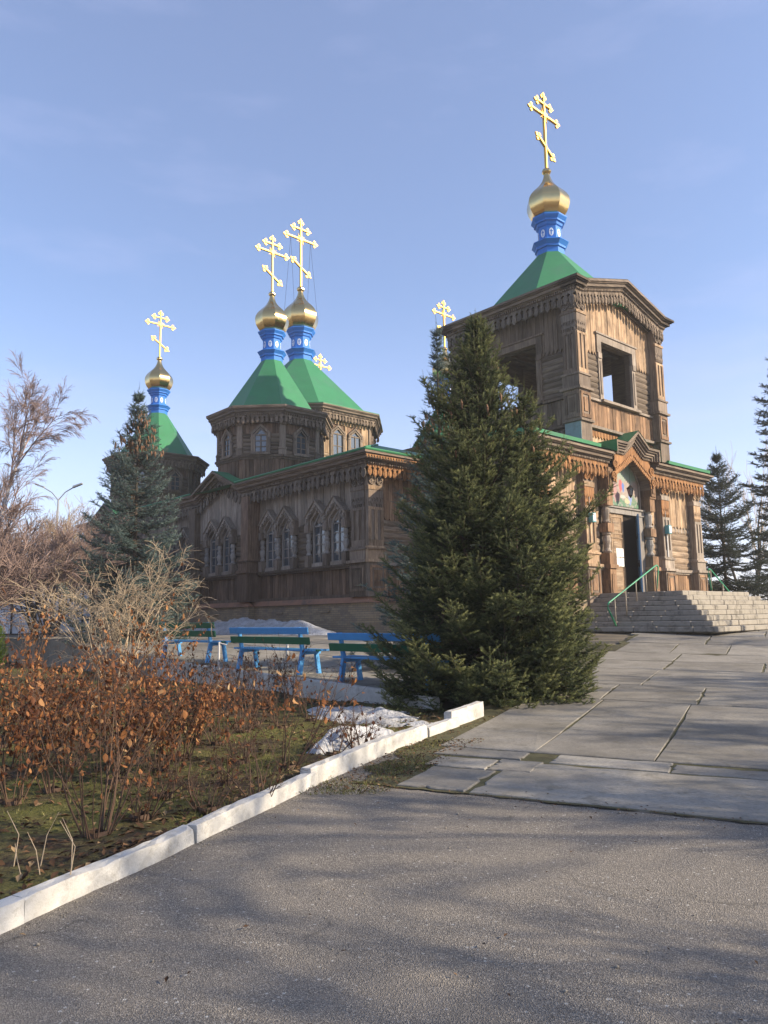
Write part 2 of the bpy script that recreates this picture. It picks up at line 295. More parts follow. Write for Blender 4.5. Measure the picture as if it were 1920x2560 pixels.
    leafmat('litter',[(0,(.03,.018,.012)),(.5,(.1,.055,.03)),(.85,(.2,.11,.055)),(1,(.34,.24,.13))],.8,.1,.15)
    leafmat('grass_blade',[(0,(.045,.055,.014)),(.5,(.11,.12,.03)),(1,(.27,.23,.1))],.7,.2,.2)
mk()
# ------------------------------------------------------------------ ground, asphalt, slabs
def grid_sheet(name,xs,ys,zf,mat,kind='structure',parent=None,smooth=True):
    X,Y=np.meshgrid(xs,ys); Z=zf(X,Y); V=np.stack([X,Y,Z],-1).reshape(-1,3); nx=len(xs); F=[]
    i=np.arange(len(ys)-1)[:,None]*nx+np.arange(nx-1)[None,:]; i=i.ravel()
    F=np.stack([i,i+1,i+1+nx,i+nx],-1); o=mesh_np(name,V,F,mat,parent,smooth=smooth)
    if kind: o['kind']=kind
    return o
rs=np.random.RandomState(7)
xs=np.concatenate([[-6000,-2000,-600,-200,-80],np.arange(-40,41,1.),[80,200,600,2000,6000]])
ys=np.concatenate([[-300,-60,-15],np.arange(-6,32,.5),[36,45,60,100,200,600,2000,6000]])
# kerb line, measured from the photograph: world x,y of its road-side foot
KP=[(-3.15,1.45),(-1.97,4.12),(-1.35,5.58),(-.65,7.16),(.14,8.75),(.5,9.32),(.93,9.95),(1.37,10.6)]
def kerb_x(y): return np.interp(y,[p[1] for p in KP]+[13.5,20],[p[0] for p in KP]+[3.2,7.4])
BLX,BLY=-.79,14.05                              # a point of the bench line, which runs parallel to the church wall
def garden_x(y): return np.minimum(kerb_x(y)-.105,BLX-.669/.743*(y-BLY)-.33)
# dug out below the garden so that its soil shows
def gfun(X,Y):
    z=gz(Y)-.035
    return np.where((Y>-2)&(X<garden_x(Y)+.55)&(X>-40)&(Y<40),np.minimum(z-.3,soil(Y)-.25),z)
grid_sheet('ground',xs,ys,gfun,M['earth'])
# asphalt: everything road-side of the kerb up to the first slabs
E1=Vector((math.sin(R(115)),math.cos(R(115)),0)); E2=Vector((math.sin(R(27)),math.cos(R(27)),0)); SO=Vector((.63,6.8,0))
def strip(name,rows,mat,kind,dz=0,parent=None):   # rows: lists of (x,y) of equal length, draped on the terrain
    n=len(rows[0]); V=[(x,y,float(gz(y))+dz) for r in rows for x,y in r]; F=[(i*n+j,i*n+j+1,(i+1)*n+j+1,(i+1)*n+j) for i in range(len(rows)-1) for j in range(n-1)]
    o=mesh_np(name,V,F,mat,parent,smooth=True)
    if kind: o['kind']=kind
    return o
rows=[]
for y in np.arange(-8,17.01,.35):
    x0=float(kerb_x(max(y,1.45)))-.1 if y>1.45 else -3.15-.1+(y-1.45)*.44
    rows.append([(x0+(30-x0)*(k/36)**1.6,y) for k in range(37)])
strip('asphalt_yard',rows,M['asphalt'],'structure',.0)
pav=empty('slab_pavement'); tag(pav,kind='structure')
def pave_x(y): return float(np.interp(y,[5,7.2,9.3,10.6,13.5,20,40],[-.9,-.5,.45,1.45,2.9,3.6,4]))
def hash1(a,b): return ((math.sin(a*12.9898+b*78.233)*43758.5453)%1)
def slab(cs,th=.022,mat='concrete',inset=.009,seed=0):
    # cs: four world x,y corners anti-clockwise; a real slab a few mm proud of the bed with chipped, wavy edges
    rr=random.Random(seed); c=sum((Vector((x,y,0)) for x,y in cs),Vector())/4; ring=[]
    for i in range(4):
        a=Vector((*cs[i],0)); b=Vector((*cs[(i+1)%4],0)); n=10
        for k in range(n):
            p=a.lerp(b,k/n); d=(c-p).normalized(); p=p+d*(inset+rr.uniform(0,.014)+(rr.uniform(.012,.05) if rr.random()<.1 else 0)); ring.append(p)
    t=rr.uniform(-.003,.006); n=len(ring); tx,ty=rr.uniform(-.002,.002),rr.uniform(-.002,.002)
    zt=lambda p:float(gz(p.y))+th+t+tx*(p.x-c.x)+ty*(p.y-c.y)
    V=[(p.x,p.y,zt(p)-.03-th) for p in ring]+[(p.x,p.y,zt(p)-.008) for p in ring]
    inn=[p+(c-p).normalized()*.012 for p in ring]; V+=[(p.x,p.y,zt(p)) for p in inn]
    mid=[p.lerp(c,.5) for p in ring]; V+=[(p.x,p.y,zt(p)) for p in mid]; V.append((c.x,c.y,zt(c)))
    F=[]
    for r in range(3): F+=[(r*n+i,r*n+(i+1)%n,(r+1)*n+(i+1)%n,(r+1)*n+i) for i in range(n)]
    F+=[(3*n+i,3*n+(i+1)%n,4*n) for i in range(n)]
    m=MB(); m.add(V,F); return m.build('slab',M[mat],pav,fixn=True)
# bed of soil and moss in the joints
rows=[]
for i in range(84):
    t=-.025+(i*.1 if i<40 else 4+(i-40)*.5); w=-1.05-.35*min(1,max(0,t/2.5))+.09*math.sin(t*7.3)+.05*math.sin(t*19)
    rows.append([tuple((SO+E2*(t+(.012*math.sin(s*5.1)+.012*math.sin(s*13.7)+.012*math.sin(s*31) if i==0 else 0))+E1*s)[:2]) for s in np.concatenate([np.linspace(w,6,90),np.linspace(6.3,16,14)])])
strip('slab_bed',rows,M['verge'],'structure',.012)
def rect(s0,s1,t0,t1,jit=.02,seed=0):
    rr=random.Random(seed*7+3); P=[]
    for s,t in ((s0,t0),(s1,t0),(s1,t1),(s0,t1)):
        p=SO+E1*(s+rr.uniform(-jit,jit))+E2*(t+rr.uniform(-jit,jit)); P.append((p.x,p.y))
    return P
sd_=0
for s0,s1,t0,t1 in [(-.62,.02,0,.82),(-.75,-.1,.85,1.3),(-.1,.35,.85,1.35),(-.85,.1,1.38,1.75),
                    (.04,2.4,0,1.32),(2.4,4.9,-.02,1.3),(4.9,7.4,0,1.32),(.37,1.5,1.36,1.78),(1.5,2.9,1.36,1.72),(2.95,5,1.34,1.74),(5,8,1.34,1.74)]:
    sd_+=1; slab(rect(s0,s1,t0,t1,.012,sd_),seed=sd_)
t=1.8; row=0
while t<23:
    ln=3.7 if row==0 else random.Random(row).uniform(1.5,2.6); off=-.95 if row==0 else -1.6+.5*hash1(row,3)
    wd=1.28 if row==0 else random.Random(row+50).uniform(1.2,1.9); s=off
    if row==0: s=-.95
    while s<14:
        sd_+=1; w=wd*random.Random(sd_).uniform(.9,1.1) if not(row==0 and s<-.5) else 1.05
        c=SO+E1*(s+w/2)+E2*(t+ln/2)
        if c.x>pave_x(c.y): slab(rect(s,s+w,t,t+ln,.012,sd_),seed=sd_)
        s+=w
    t+=ln; row+=1
# plaza beyond the garden with the benches, slabs laid parallel to the church
AZ=R(48); CU=Vector((math.sin(AZ),math.cos(AZ),0)); CV=Vector((-math.cos(AZ),math.sin(AZ),0)); CO=Vector((-4.88,44.54,1.0))
def ch(u,v,z=0): return CO+CU*u+CV*v+Vector((0,0,z))
BL=Vector((-.79,14.05,0))                      # foot line of the benches
rows=[[tuple((BL+CU*(a-.22)+CV*b)[:2]) for a in np.linspace(0,9.5,14)] for b in np.linspace(-3,26,40)]
strip('plaza_bed',rows,M['joint_soil'],'structure',.017)
for i in range(6):
    b=-3+.6*hash1(i,9)
    while b<24:
        sd_+=1; ln=random.Random(sd_).uniform(1.7,2.7); P=[]
        for aa,bb in ((i*1.55,b+ln),(i*1.55+1.55,b+ln),(i*1.55+1.55,b),(i*1.55,b)):
            p=BL+CU*(aa-.2)+CV*bb; P.append((p.x,p.y))
        q=sum((Vector((*c_,0)) for c_ in P),Vector())/4
        if q.x<pave_x(q.y)-.9: slab(P[::-1],seed=sd_)
        b+=ln
# ------------------------------------------------------------------ church
church=empty('church',CO,R(90)-AZ)
tag(church,'weathered brown wooden church with green roofs, gold domes and a square bell tower','church')
class Fr:
    def __init__(s,ox,oy,tx,ty): s.o=(ox,oy); s.t=(tx,ty); s.n=(ty,-tx)
    def __call__(s,a,n,z): return (s.o[0]+s.t[0]*a+s.n[0]*n, s.o[1]+s.t[1]*a+s.n[1]*n, z)
def fbox(mb,fr,s0,s1,n0,n1,z0,z1):
    return mb.hexa([fr(s0,n0,z0),fr(s1,n0,z0),fr(s1,n1,z0),fr(s0,n1,z0),fr(s0,n0,z1),fr(s1,n0,z1),fr(s1,n1,z1),fr(s0,n1,z1)])
def fpoly(mb,fr,poly,n0,n1): return mb.prism(poly,lambda a,z,n:fr(a,n,z),n0,n1)
RB=random.Random(11)
def boards(fr,s0,s1,zb,zt,n,mat,parent,w=.24,end='flat',name='board',th=.035,join=None,skip=None):
    # vertical boards with a shadow gap; zb/zt may be functions of s; joined into `join` when given
    k=max(1,round((s1-s0)/w)); w=(s1-s0)/k
    for i in range(k):
        a=s0+i*w+.008; b=s0+(i+1)*w-.008; c=(a+b)/2
        if skip and skip(c): continue
        lo=zb(c) if callable(zb) else zb; lo+=RB.uniform(-.012,.012)
        ta=zt(a) if callable(zt) else zt; tb=zt(b) if callable(zt) else zt
        nn=n+RB.uniform(0,.022)
        if end=='point': poly=[(a,lo+.1),(c,lo-.06),(b,lo+.1),(b,tb),(a,ta)]
        elif end=='round': poly=[(a,lo+.05),(a+.3*w,lo-.03),(b-.3*w,lo-.03),(b,lo+.05),(b,tb),(a,ta)]
        else: poly=[(a,lo),(b,lo),(b,tb),(a,ta)]
        if join is not None: fpoly(join,fr,poly,n-.01,nn+th)
        else:
            mb=MB(); fpoly(mb,fr,poly,n-.01,nn+th); mb.build(name,mat,parent)
        # batten between boards is the dark gap itself
def logs(fr,s0,s1,zb,zt,n,mat,parent,h=.24,name='log',join=None):
    k=max(1,round((zt-zb)/h)); h=(zt-zb)/k
    for i in range(k):
        a=zb+i*h+.006; b=a+h-.012; nn=n+RB.uniform(-.004,.012)
        mb=join or MB()
        P=[(n-.02,a),(nn+.025,a),(nn+.055,a+.3*h),(nn+.055,b-.3*h),(nn+.025,b),(n-.02,b)]
        vs=[fr(s0,x,z) for x,z in P]+[fr(s1,x,z) for x,z in P]; m=len(P)
        mb.add(vs,[tuple(range(m)),tuple(range(2*m-1,m-1,-1))]+[(j,(j+1)%m,m+(j+1)%m,m+j) for j in range(m)])
        if join is None: mb.build(name,mat,parent)
def offs(pts,d):   # polyline shifted by d to its lower side, mitred
    out=[]; P=[Vector((p[0],p[1])) for p in pts]
    for i,p in enumerate(P):
        nr=[]
        if i>0: t=(P[i]-P[i-1]).normalized(); nr.append(Vector((t.y,-t.x)))
        if i<len(P)-1: t=(P[i+1]-P[i]).normalized(); nr.append(Vector((t.y,-t.x)))
        if len(nr)==1: q=p+nr[0]*d
        else:
            m=(nr[0]+nr[1]).normalized(); q=p+m*(d/max(.35,m.dot(nr[0])))
        out.append((q.x,q.y))
    return out
def ribbon(mb,fr,pts,d0,d1,n0,n1):
    A=offs(pts,d0); B=offs(pts,d1)
    for i in range(len(pts)-1): fpoly(mb,fr,[B[i],B[i+1],A[i+1],A[i]],n0,n1)
def along(pts,step):
    for i in range(len(pts)-1):
        a=Vector(pts[i]); b=Vector(pts[i+1]); l=(b-a).length; k=max(1,round(abs(b.x-a.x)/step)) if abs(b.x-a.x)>.05 else 0
        for j in range(k): yield a.lerp(b,(j+.5)/k),(b.x-a.x)/k
def trim(pts,d):
    P=[Vector(p) for p in pts]
    P[0]=P[0]+(P[1]-P[0]).normalized()*d; P[-1]=P[-1]+(P[-2]-P[-1]).normalized()*d
    return [tuple(p) for p in P]
def cornice(fr,pts,ov,mat,lace,parent,step=.2,lace_len=.42,dent=True,sep=None,fringe=None,inner=False,tk=1.,ends=(1,1)):
    mb=MB(); full=pts
    def T(n):
        P=trim(full,(ov-n)*tk); return [P[0] if ends[0] else full[0]]+P[1:-1]+[P[-1] if ends[1] else full[-1]]
    ribbon0=globals()['ribbon']
    def ribbon(mb,fr,pts,d0,d1,n0,n1): ribbon0(mb,fr,T(n1),d0,d1,n0,n1)
    ribbon(mb,fr,pts,.0,.09,-.05,ov); ribbon(mb,fr,pts,.09,.13,-.05,ov*.92); ribbon(mb,fr,pts,.13,.25,-.05,ov*.83)
    ribbon(mb,fr,pts,.25,.29,-.05,ov*.72); ribbon(mb,fr,pts,.29,.4,-.05,ov*.58); ribbon(mb,fr,pts,.4,.5,-.05,ov*.16)
    ribbon(mb,fr,pts,.62,.7,-.05,ov*.2)
    o=mb.build('cornice',mat,parent)
    if dent:
        d=MB()
        for p,w in along(offs(T(ov*.6),.29),.1): fpoly(d,fr,[(p.x-.03,p.y-.07),(p.x,p.y-.11),(p.x+.03,p.y-.07),(p.x+.03,p.y),(p.x-.03,p.y)],ov*.58,ov*.68)
        d.build('dentil_row',mat,o,kind='stuff')
    j=MB()
    for i,(p,w) in enumerate(along(offs(T(ov*.55),.38),step)):
        ww=w*.46; l=lace_len*(1 if i%2 else .9); x,z=p.x,p.y
        poly=[(x-ww*1.05,z),(x-ww*1.05,z-l*.2),(x-ww*.42,z-l*.32),(x-ww*.86,z-l*.52),(x-ww*.86,z-l*.76),(x-ww*.45,z-l*.92),(x,z-l),(x+ww*.45,z-l*.92),(x+ww*.86,z-l*.76),(x+ww*.86,z-l*.52),(x+ww*.42,z-l*.32),(x+ww*1.05,z-l*.2),(x+ww*1.05,z)]
        tilt=RB.uniform(-.008,.01)
        if sep and i<sep:
            m=MB(); fpoly(m,fr,poly,ov*.55+tilt,ov*.55+.03+tilt); pc=m.build('lace_pendant',lace,o)
            # a smaller carved leaf on the face of the pendant
            m=MB(); q=[(x+(a-x)*.55,z-l*.42+(b-z+l*.0)*.5) for a,b in poly]; fpoly(m,fr,q,ov*.55+.03+tilt,ov*.55+.05+tilt); m.build('pendant_boss',lace,pc) if False else j.add(m.v,m.f)
        else:
            fpoly(j,fr,poly,ov*.55+tilt,ov*.55+.03+tilt)
            q=[(x+(a-x)*.5,z-l*.45+(b-z)*.45) for a,b in poly]; fpoly(j,fr,q,ov*.55+.03+tilt,ov*.55+.045+tilt)
    if inner:
        for p,w in along(offs(T(ov*.3),.5),step*.75):
            x,z=p.x,p.y; l=lace_len*.75; ww=w*.42
            fpoly(j,fr,[(x-ww,z),(x-ww,z-l*.6),(x,z-l),(x+ww,z-l*.6),(x+ww,z)],ov*.3,ov*.3+.025)
    if fringe:
        for p,w in along(offs(T(ov*.95),.14),.13): fpoly(j,fr,[(p.x-w*.5,p.y),(p.x,p.y-.13),(p.x+w*.5,p.y)],ov*.95,ov*.95+.02)
    j.build('cornice_lace',lace,o,kind='stuff')
    return o
def rosette(fr,s,z,n,r,mat,parent):
    m=MB(); N=16
    ring=lambda q:[(s+q*math.cos(2*math.pi*i/N),z+q*math.sin(2*math.pi*i/N)) for i in range(N)]
    A,B=ring(r),ring(r*.74)
    for i in range(N): fpoly(m,fr,[A[i],A[(i+1)%N],B[(i+1)%N],B[i]],n,n+.05)
    fpoly(m,fr,ring(r*.2),n,n+.055)
    for i in range(8):
        a=math.pi*i/4; c,q=math.cos(a),math.sin(a); d=r*.07
        fpoly(m,fr,[(s+c*r*.15-q*d,z+q*r*.15+c*d),(s+c*r*.15+q*d,z+q*r*.15-c*d),(s+c*r*.76+q*d*1.8,z+q*r*.76-c*d*1.8),(s+c*r*.76-q*d*1.8,z+q*r*.76+c*d*1.8)],n,n+.035)
    m.build('rosette',mat,parent)
def fretwork(fr,s,z0,z1,w,n,mat,parent):
    m=MB(); h=z1-z0; hw=w/2
    fbox(m,fr,s-hw,s+hw,n,n+.03,z1-h*.42,z1)
    for i in range(5):   # pierced lattice
        a=s-hw+w*(i+.5)/5; d=w*.055
        for sg in (-1,1): fpoly(m,fr,[(a-d-sg*w*.06,z0+h*.28),(a+d-sg*w*.06,z0+h*.28),(a+d+sg*w*.06,z1-h*.42),(a-d+sg*w*.06,z1-h*.42)],n,n+.028+sg*.002)
    fbox(m,fr,s-hw,s+hw,n,n+.032,z0+h*.18,z0+h*.3)
    for i in range(6):
        a=s-hw+w*(i+.5)/6; d=w*.05; fpoly(m,fr,[(a-d,z0+h*.18),(a-d*.6,z0+h*.06),(a-d,z0+h*.03),(a,z0),(a+d,z0+h*.03),(a+d*.6,z0+h*.06),(a+d,z0+h*.18)],n,n+.03)
    m.build('fretwork',mat,parent)
def pilaster(fr,s,w,n1,z0,zl,zt,mat,front,ped=True,fret=None,side_mat=None,detail=True,zu=.45,top_ros=True):
    # shaft + pedestal with ledge + carved front
    m=MB(); hw=w/2; fbox(m,fr,s-hw,s+hw,-.05,n1,zl+zu,zt)
    p=m.build('pilaster',mat,church)
    m=MB(); fbox(m,fr,s-hw-.09,s+hw+.09,-.05,n1+.09,z0,zl-.1); m.build('pedestal',mat,p)
    m=MB(); fbox(m,fr,s-hw-.17,s+hw+.17,-.05,n1+.17,zl-.1,zl); fbox(m,fr,s-hw-.07,s+hw+.07,-.05,n1+.07,zl+.002,zl+zu-.1); fbox(m,fr,s-hw-.12,s+hw+.12,-.05,n1+.12,zl+zu-.1,zl+zu-.04); fbox(m,fr,s-hw-.05,s+hw+.05,-.05,n1+.05,zl+zu-.038,zl+zu+.03)
    m.build('pedestal_ledge',front if detail else mat,p)
    if not detail: return p
    # raised panel frame on the pedestal
    m=MB(); a,b=s-hw-.02,s+hw+.02; zz0,zz1=max(z0+.08,zl-1.1),zl-.2; n=n1+.09
    fbox(m,fr,a,b,n,n+.03,zz1-.09,zz1); fbox(m,fr,a,b,n,n+.03,zz0,zz0+.09); fbox(m,fr,a,a+.09,n,n+.028,zz0+.09,zz1-.09); fbox(m,fr,b-.09,b,n,n+.028,zz0+.09,zz1-.09)
    fbox(m,fr,a+.17,b-.17,n,n+.02,zz0+.17,zz1-.17); m.build('pedestal_panel',M['dark_wood'] if fr is S else M['panel_wood'],p)  # side wall panel takes darker wood: its shade is put into the colour
    H=zt-zl-zu; zb=zl+zu
    # two long slots, made by three uprights on the shaft
    m=MB(); z1=zb+H*.52; q=w/6.2
    for c in (-1,0,1): fbox(m,fr,s+c*(hw-q*.55)-q*.55,s+c*(hw-q*.55)+q*.55,n1,n1+.04,zb+H*.1,z1)
    fbox(m,fr,s-hw,s+hw,n1,n1+.042,zb,zb+H*.1); fbox(m,fr,s-hw,s+hw,n1,n1+.042,z1,z1+H*.04)
    fbox(m,fr,s-hw-.02,s+hw+.02,-.05,n1+.06,zb+H*.8,zb+H*.86)
    m.pieces('shaft_strip',front,p)
    fretwork(fr,s,zb+H*.56,zb+H*.8,w*.98,n1+.005,fret or front,p)
    if top_ros:
        for c in (-1,1): rosette(fr,s+c*w*.25,zb+H*.93,n1+.01,w*.22,fret or front,p)
    return p
def window(fr,s,z0,w,zspring,zpeak,n,mat,bars=True,hood=None,hm=None,name='window',ncol=2,nrow=3):
    # glazed opening with pointed head: pane set back, timber frame, bars
    hw=w/2; m=MB(); outer=[(s-hw-.07,z0-.02),(s+hw+.07,z0-.02),(s+hw+.07,zspring+.04),(s,zpeak+.09),(s-hw-.07,zspring+.04)]; inner=[(s-hw,z0+.04),(s+hw,z0+.04),(s+hw,zspring),(s,zpeak),(s-hw,zspring)]
    for i in range(5): fpoly(m,fr,[outer[i],outer[(i+1)%5],inner[(i+1)%5],inner[i]],n,n+.09)
    o=m.build(name,mat,church)
    m=MB(); fpoly(m,fr,inner,n+.005,n+.02); m.build('pane',M['glass'],o)
    if bars:
        m=MB(); d=.018
        for i in range(1,ncol): x=s-hw+w*i/ncol; fbox(m,fr,x-d*1.4,x+d*1.4,n+.021,n+.055,z0+.04,zspring+(zpeak-zspring)*.25)
        for i in range(1,nrow): zz=z0+(zspring-z0)*i/nrow; fbox(m,fr,s-hw,s+hw,n+.021,n+.05,zz-d,zz+d)
        fbox(m,fr,s-hw,s+hw,n+.021,n+.06,zspring-.03,zspring+.03)
        m.build('glazing_bars',mat,o)
    return o
# ---- plinth and core walls of the body
WX,WY0,WY1=8.35,-15.74,9.2
core=MB(); core.box(-WX+.0,WX,WY0,WY1,0,6.2); core.box(-WX-.3,WX,-8.53,-3.73,.9,6.2); core.box(-WX-.3,WX,3.73,8.53,.9,6.2)
core.box(-5.4,5.4,-20.9,WY0-.002,.0,6.2)   # narthex
wall=core.build('wall',M['dark_log'],church)
pl=MB()
for x0,x1,y0,y1 in ((-WX-.33,WX+.33,WY0-.33,WY1+.3),(-WX-.62,-WX-.332,-8.75,-3.5),(-WX-.62,-WX-.332,3.5,8.75),(-5.75,5.75,-21.2,WY0-.332)):
    q=.06; pl.hexa([(x0-q,y0-q,-.1),(x1+q,y0-q,-.1),(x1+q,y1+q,-.1),(x0-q,y1+q,-.1),(x0,y0,1.1),(x1,y0,1.1),(x1,y1,1.1),(x0,y1,1.1)])
plo=pl.build('plinth',M['plinth_brick'],church)
pc=MB()
for x0,x1,y0,y1 in ((-WX-.42,WX+.42,WY0-.42,WY1+.4),(-WX-.71,-WX-.422,-8.84,-3.41),(-WX-.71,-WX-.422,3.41,8.84)):
    q=.14; pc.hexa([(x0,y0,1.1),(x1,y0,1.1),(x1,y1,1.1),(x0,y1,1.1),(x0+q,y0+q,1.3),(x1-q,y1*0+y0+q,1.3),(x1-q,y1-q,1.3),(x0+q,y1-q,1.3)])
pc.build('plinth_cap',M['plinth_cap'],plo)
# ventilation recesses in the brick
for s in (10.6,13.6,6.1): 
    m=MB(); fr=Fr(-WX-.33,0,0,-1); nn=.36 if 3.6<s<8.7 else .055
    fbox(m,fr,s-.28,s+.28,nn-.03,nn+.015,.78,.84); m.build('vent_lintel',M['plinth_brick'],plo)
# ---- side wall facing the benches (frame: s runs left to right seen from outside)
S=Fr(-WX,0,0,-1)
side_pts=[(-10.2,6.35),(-8.05,6.35),(-6.13,7.2),(-4.2,6.35),(4.2,6.35),(6.13,7.2),(8.05,6.35),(16.7,6.35)]
def wing(a,b,n,gable=None,pairs=(),lowmat='brown_wood',upmat='grey_wood',bname='board',lname='lower_board'):
    top=(lambda s:5.62+max(0,.8*(1-abs(s-gable)/1.95)) if gable else 5.62)
    isw=lambda s:any(abs(s-c)<1.28 for c in pairs)
    sec=empty('wall_section',parent=church)
    boards(S,a,b,1.36,2.44,n,M[lowmat],sec,.2,name=lname)
    boards(S,a,b,4.22,top,n,M[upmat],sec,.215,'round',name=bname)
    m=MB(); fbox(m,S,a,b,-.05,n+.27,2.44,2.52); fbox(m,S,a,b,-.05,n+.2,2.36,2.438); m.build('sill_ledge',M['dark_wood'],sec)
    m=MB(); fbox(m,S,a,b,-.02,n+.1,1.3,1.42); m.build('base_moulding',M['dark_wood'],sec)
    cuts=[a]+[x for c in sorted(pairs) for x in (c-1.24,c+1.24)]+[b]
    for i in range(0,len(cuts),2):
        if cuts[i+1]-cuts[i]>.1: logs(S,cuts[i],cuts[i+1],2.54,4.2,n,M['dark_log'],sec,.235)
    return sec
def window_pair(c,n):
    for sg in (-1,1):
        s=c+sg*.58
        o=window(S,s,2.66,.7,4.1,4.52,n+.0,M['pale_wood'],ncol=2,nrow=4)
        # carved hood: two stepped gables round the head
        m=MB()
        prof=[(s-.5,3.95),(s-.5,4.35),(s,4.78),(s+.5,4.35),(s+.5,3.95)]
        ribbon(m,S,prof,0,.1,n,n+.2); ribbon(m,S,prof,-.05,.0,n,n+.27); m.build('hood',M['grey_wood'],o)
        m=MB(); prof=[(s-.56,4.38),(s,4.9),(s+.56,4.38)]; ribbon(m,S,prof,-.12,0,n,n+.3); ribbon(m,S,prof,-.15,-.12,n,n+.36)
        for k in range(9):
            t=-.5+k/8; x=s+t*1.1; z=4.92-abs(t)*1.02-.06; fpoly(m,S,[(x-.05,z),(x,z-.1),(x+.05,z),(x,z+.05)],n+.3,n+.34)
        m.build('hood_roof',M['grey_wood'],o)
        m=MB(); fbox(m,S,s-.36,s+.36,n+.02,n+.2,2.53,2.66); m.build('sill',M['grey_wood'],o)
    for k in (-1,0,1):   # turned columns between the windows
        x=c+k*1.14; m=MB(); p=S(x,n+.17,0)
        m.lathe([(.075,2.95),(.12,3.0),(.085,3.06),(.07,3.1),(.115,3.22),(.12,3.36),(.08,3.46),(.1,3.5),(.1,3.55),(.07,3.6),(.105,3.72),(.1,3.8),(.065,3.86)],10,(p[0],p[1],0),0)
        col_=m.build('turned_column',M['pale_wood'],church,smooth=False)
        m=MB(); fbox(m,S,x-.12,x+.12,n+.03,n+.31,2.53,2.95); fbox(m,S,x-.125,x+.125,n+.03,n+.315,3.862,4.15); fbox(m,S,x-.08,x+.08,n+.03,n+.25,4.152,4.45); m.pieces('column_block',M['post_wood'],col_)
wing(8.72,15.08,.02,None,(10.3,13.55)); window_pair(10.3,.02); window_pair(13.55,.02)
wing(4.1,8.16,.32,6.13,(6.13,)); window_pair(6.13,.32)
wing(-3.5,3.5,.02,None,(-1.7,1.7),bname='far_board',lname='far_lower_board'); window_pair(1.7,.02)
wing(-8.1,-4.1,.32,-6.13,(-6.13,),bname='far_board',lname='far_lower_board')
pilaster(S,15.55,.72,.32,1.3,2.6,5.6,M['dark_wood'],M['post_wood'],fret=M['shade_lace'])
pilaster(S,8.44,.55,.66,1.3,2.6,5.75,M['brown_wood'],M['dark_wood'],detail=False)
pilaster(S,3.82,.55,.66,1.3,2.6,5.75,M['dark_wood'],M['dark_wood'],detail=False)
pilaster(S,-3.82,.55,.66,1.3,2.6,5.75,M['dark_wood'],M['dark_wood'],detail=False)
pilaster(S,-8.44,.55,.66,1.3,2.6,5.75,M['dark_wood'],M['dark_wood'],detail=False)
for sg in (4.05,-8.21):   # white patched board beside the bay
    m=MB(); fbox(m,S,2.7,3.35,.08,.1,4.3,5.3) if sg>0 else None
    if sg>0: m.build('repair_sheet',M['white_panel'],church)
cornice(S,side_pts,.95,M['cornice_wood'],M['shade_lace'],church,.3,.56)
# ---- west wall of the body beside the narthex
Wf=Fr(0,WY0,1,0)
sec=empty('wall_section',parent=church)
boards(Wf,-7.9,-5.45,4.1,5.7,.02,M['panel_wood'],sec,.24,'round'); logs(Wf,-7.9,-5.45,2.5,4.1,.02,M['log_wood'],sec); boards(Wf,-7.9,-5.45,1.35,2.4,.02,M['panel_wood'],sec,.22,name='lower_board')
m=MB(); fbox(m,Wf,-8.6,-5.4,-.05,.3,2.42,2.52); m.build('sill_ledge',M['grey_wood'],sec)
boards(Wf,5.45,8.3,1.35,5.7,.02,M['board_wood'],sec,.3,name='far_board')
pilaster(Wf,-8.3,.7,.32,1.3,2.6,5.6,M['post_wood'],M['board_wood'],fret=M['old_lace'])
cornice(Wf,[(-9.28,6.35),(9.28,6.35)],.95,M['cornice_wood'],M['lace_wood'],church,.24,.46,fringe=True)
# far sides: plain boarding and the same cornice
Ef=Fr(0,WY1,-1,0); Nf=Fr(WX,0,0,1)
sec=empty('wall_section',parent=church)
j=MB(); boards(Ef,-8.3,8.3,1.3,5.8,.02,M['board_wood'],sec,.3,join=j); boards(Nf,WY0,WY1,1.3,5.8,.02,M['board_wood'],sec,.3,join=j); j.build('rear_boarding',M['board_wood'],sec,kind='stuff')
cornice(Ef,[(-9.28,6.35),(9.28,6.35)],.95,M['cornice_wood'],M['lace_wood'],church,.3,.4,dent=False,inner=False)
cornice(Nf,[(WY0-.93,6.35),(WY1+.93,6.35)],.95,M['cornice_wood'],M['lace_wood'],church,.3,.4,dent=False,inner=False)
# ---- roofs
rf=MB(); x0,x1,y0,y1=-WX-.97,WX+.97,WY0-.97,WY1+.97; i=5.2; zt=6.36+i*.34
rf.add([(x0,y0,6.36),(x1,y0,6.36),(x1,y1,6.36),(x0,y1,6.36),(x0+i,y0+i,zt),(x1-i,y0+i,zt),(x1-i,y1-i,zt),(x0+i,y1-i,zt)],[(0,1,5,4),(1,2,6,5),(2,3,7,6),(3,0,4,7),(4,5,6,7),(3,2,1,0)])
for yc in (-6.13,6.13):   # gable roofs over the bays
    rf.add([(x0+.03,yc-1.95,6.37),(x0+.03,yc,7.215),(x0+.03,yc+1.95,6.37),(-5,yc-1.95,6.37),(-5,yc,7.215),(-5,yc+1.95,6.37)],[(0,1,4,3),(1,2,5,4)])
roof=rf.build('roof',M['roof_green'],church,fixn=False)
m=MB(); m.tube([(x0,y0,6.4),(x0+i,y0+i,zt+.03)],.05,6)
for p in ([(x0+.02,y0,6.39),(x0+.02,-8.1,6.39)],[(x0+.02,-4.15,6.39),(x0+.02,4.15,6.39)],[(x0,y0+.02,6.39),(-5.6,y0+.02,6.39)]): m.tube(p,.05,6)
m.pieces('roof_edge_roll',M['roof_green'],roof)
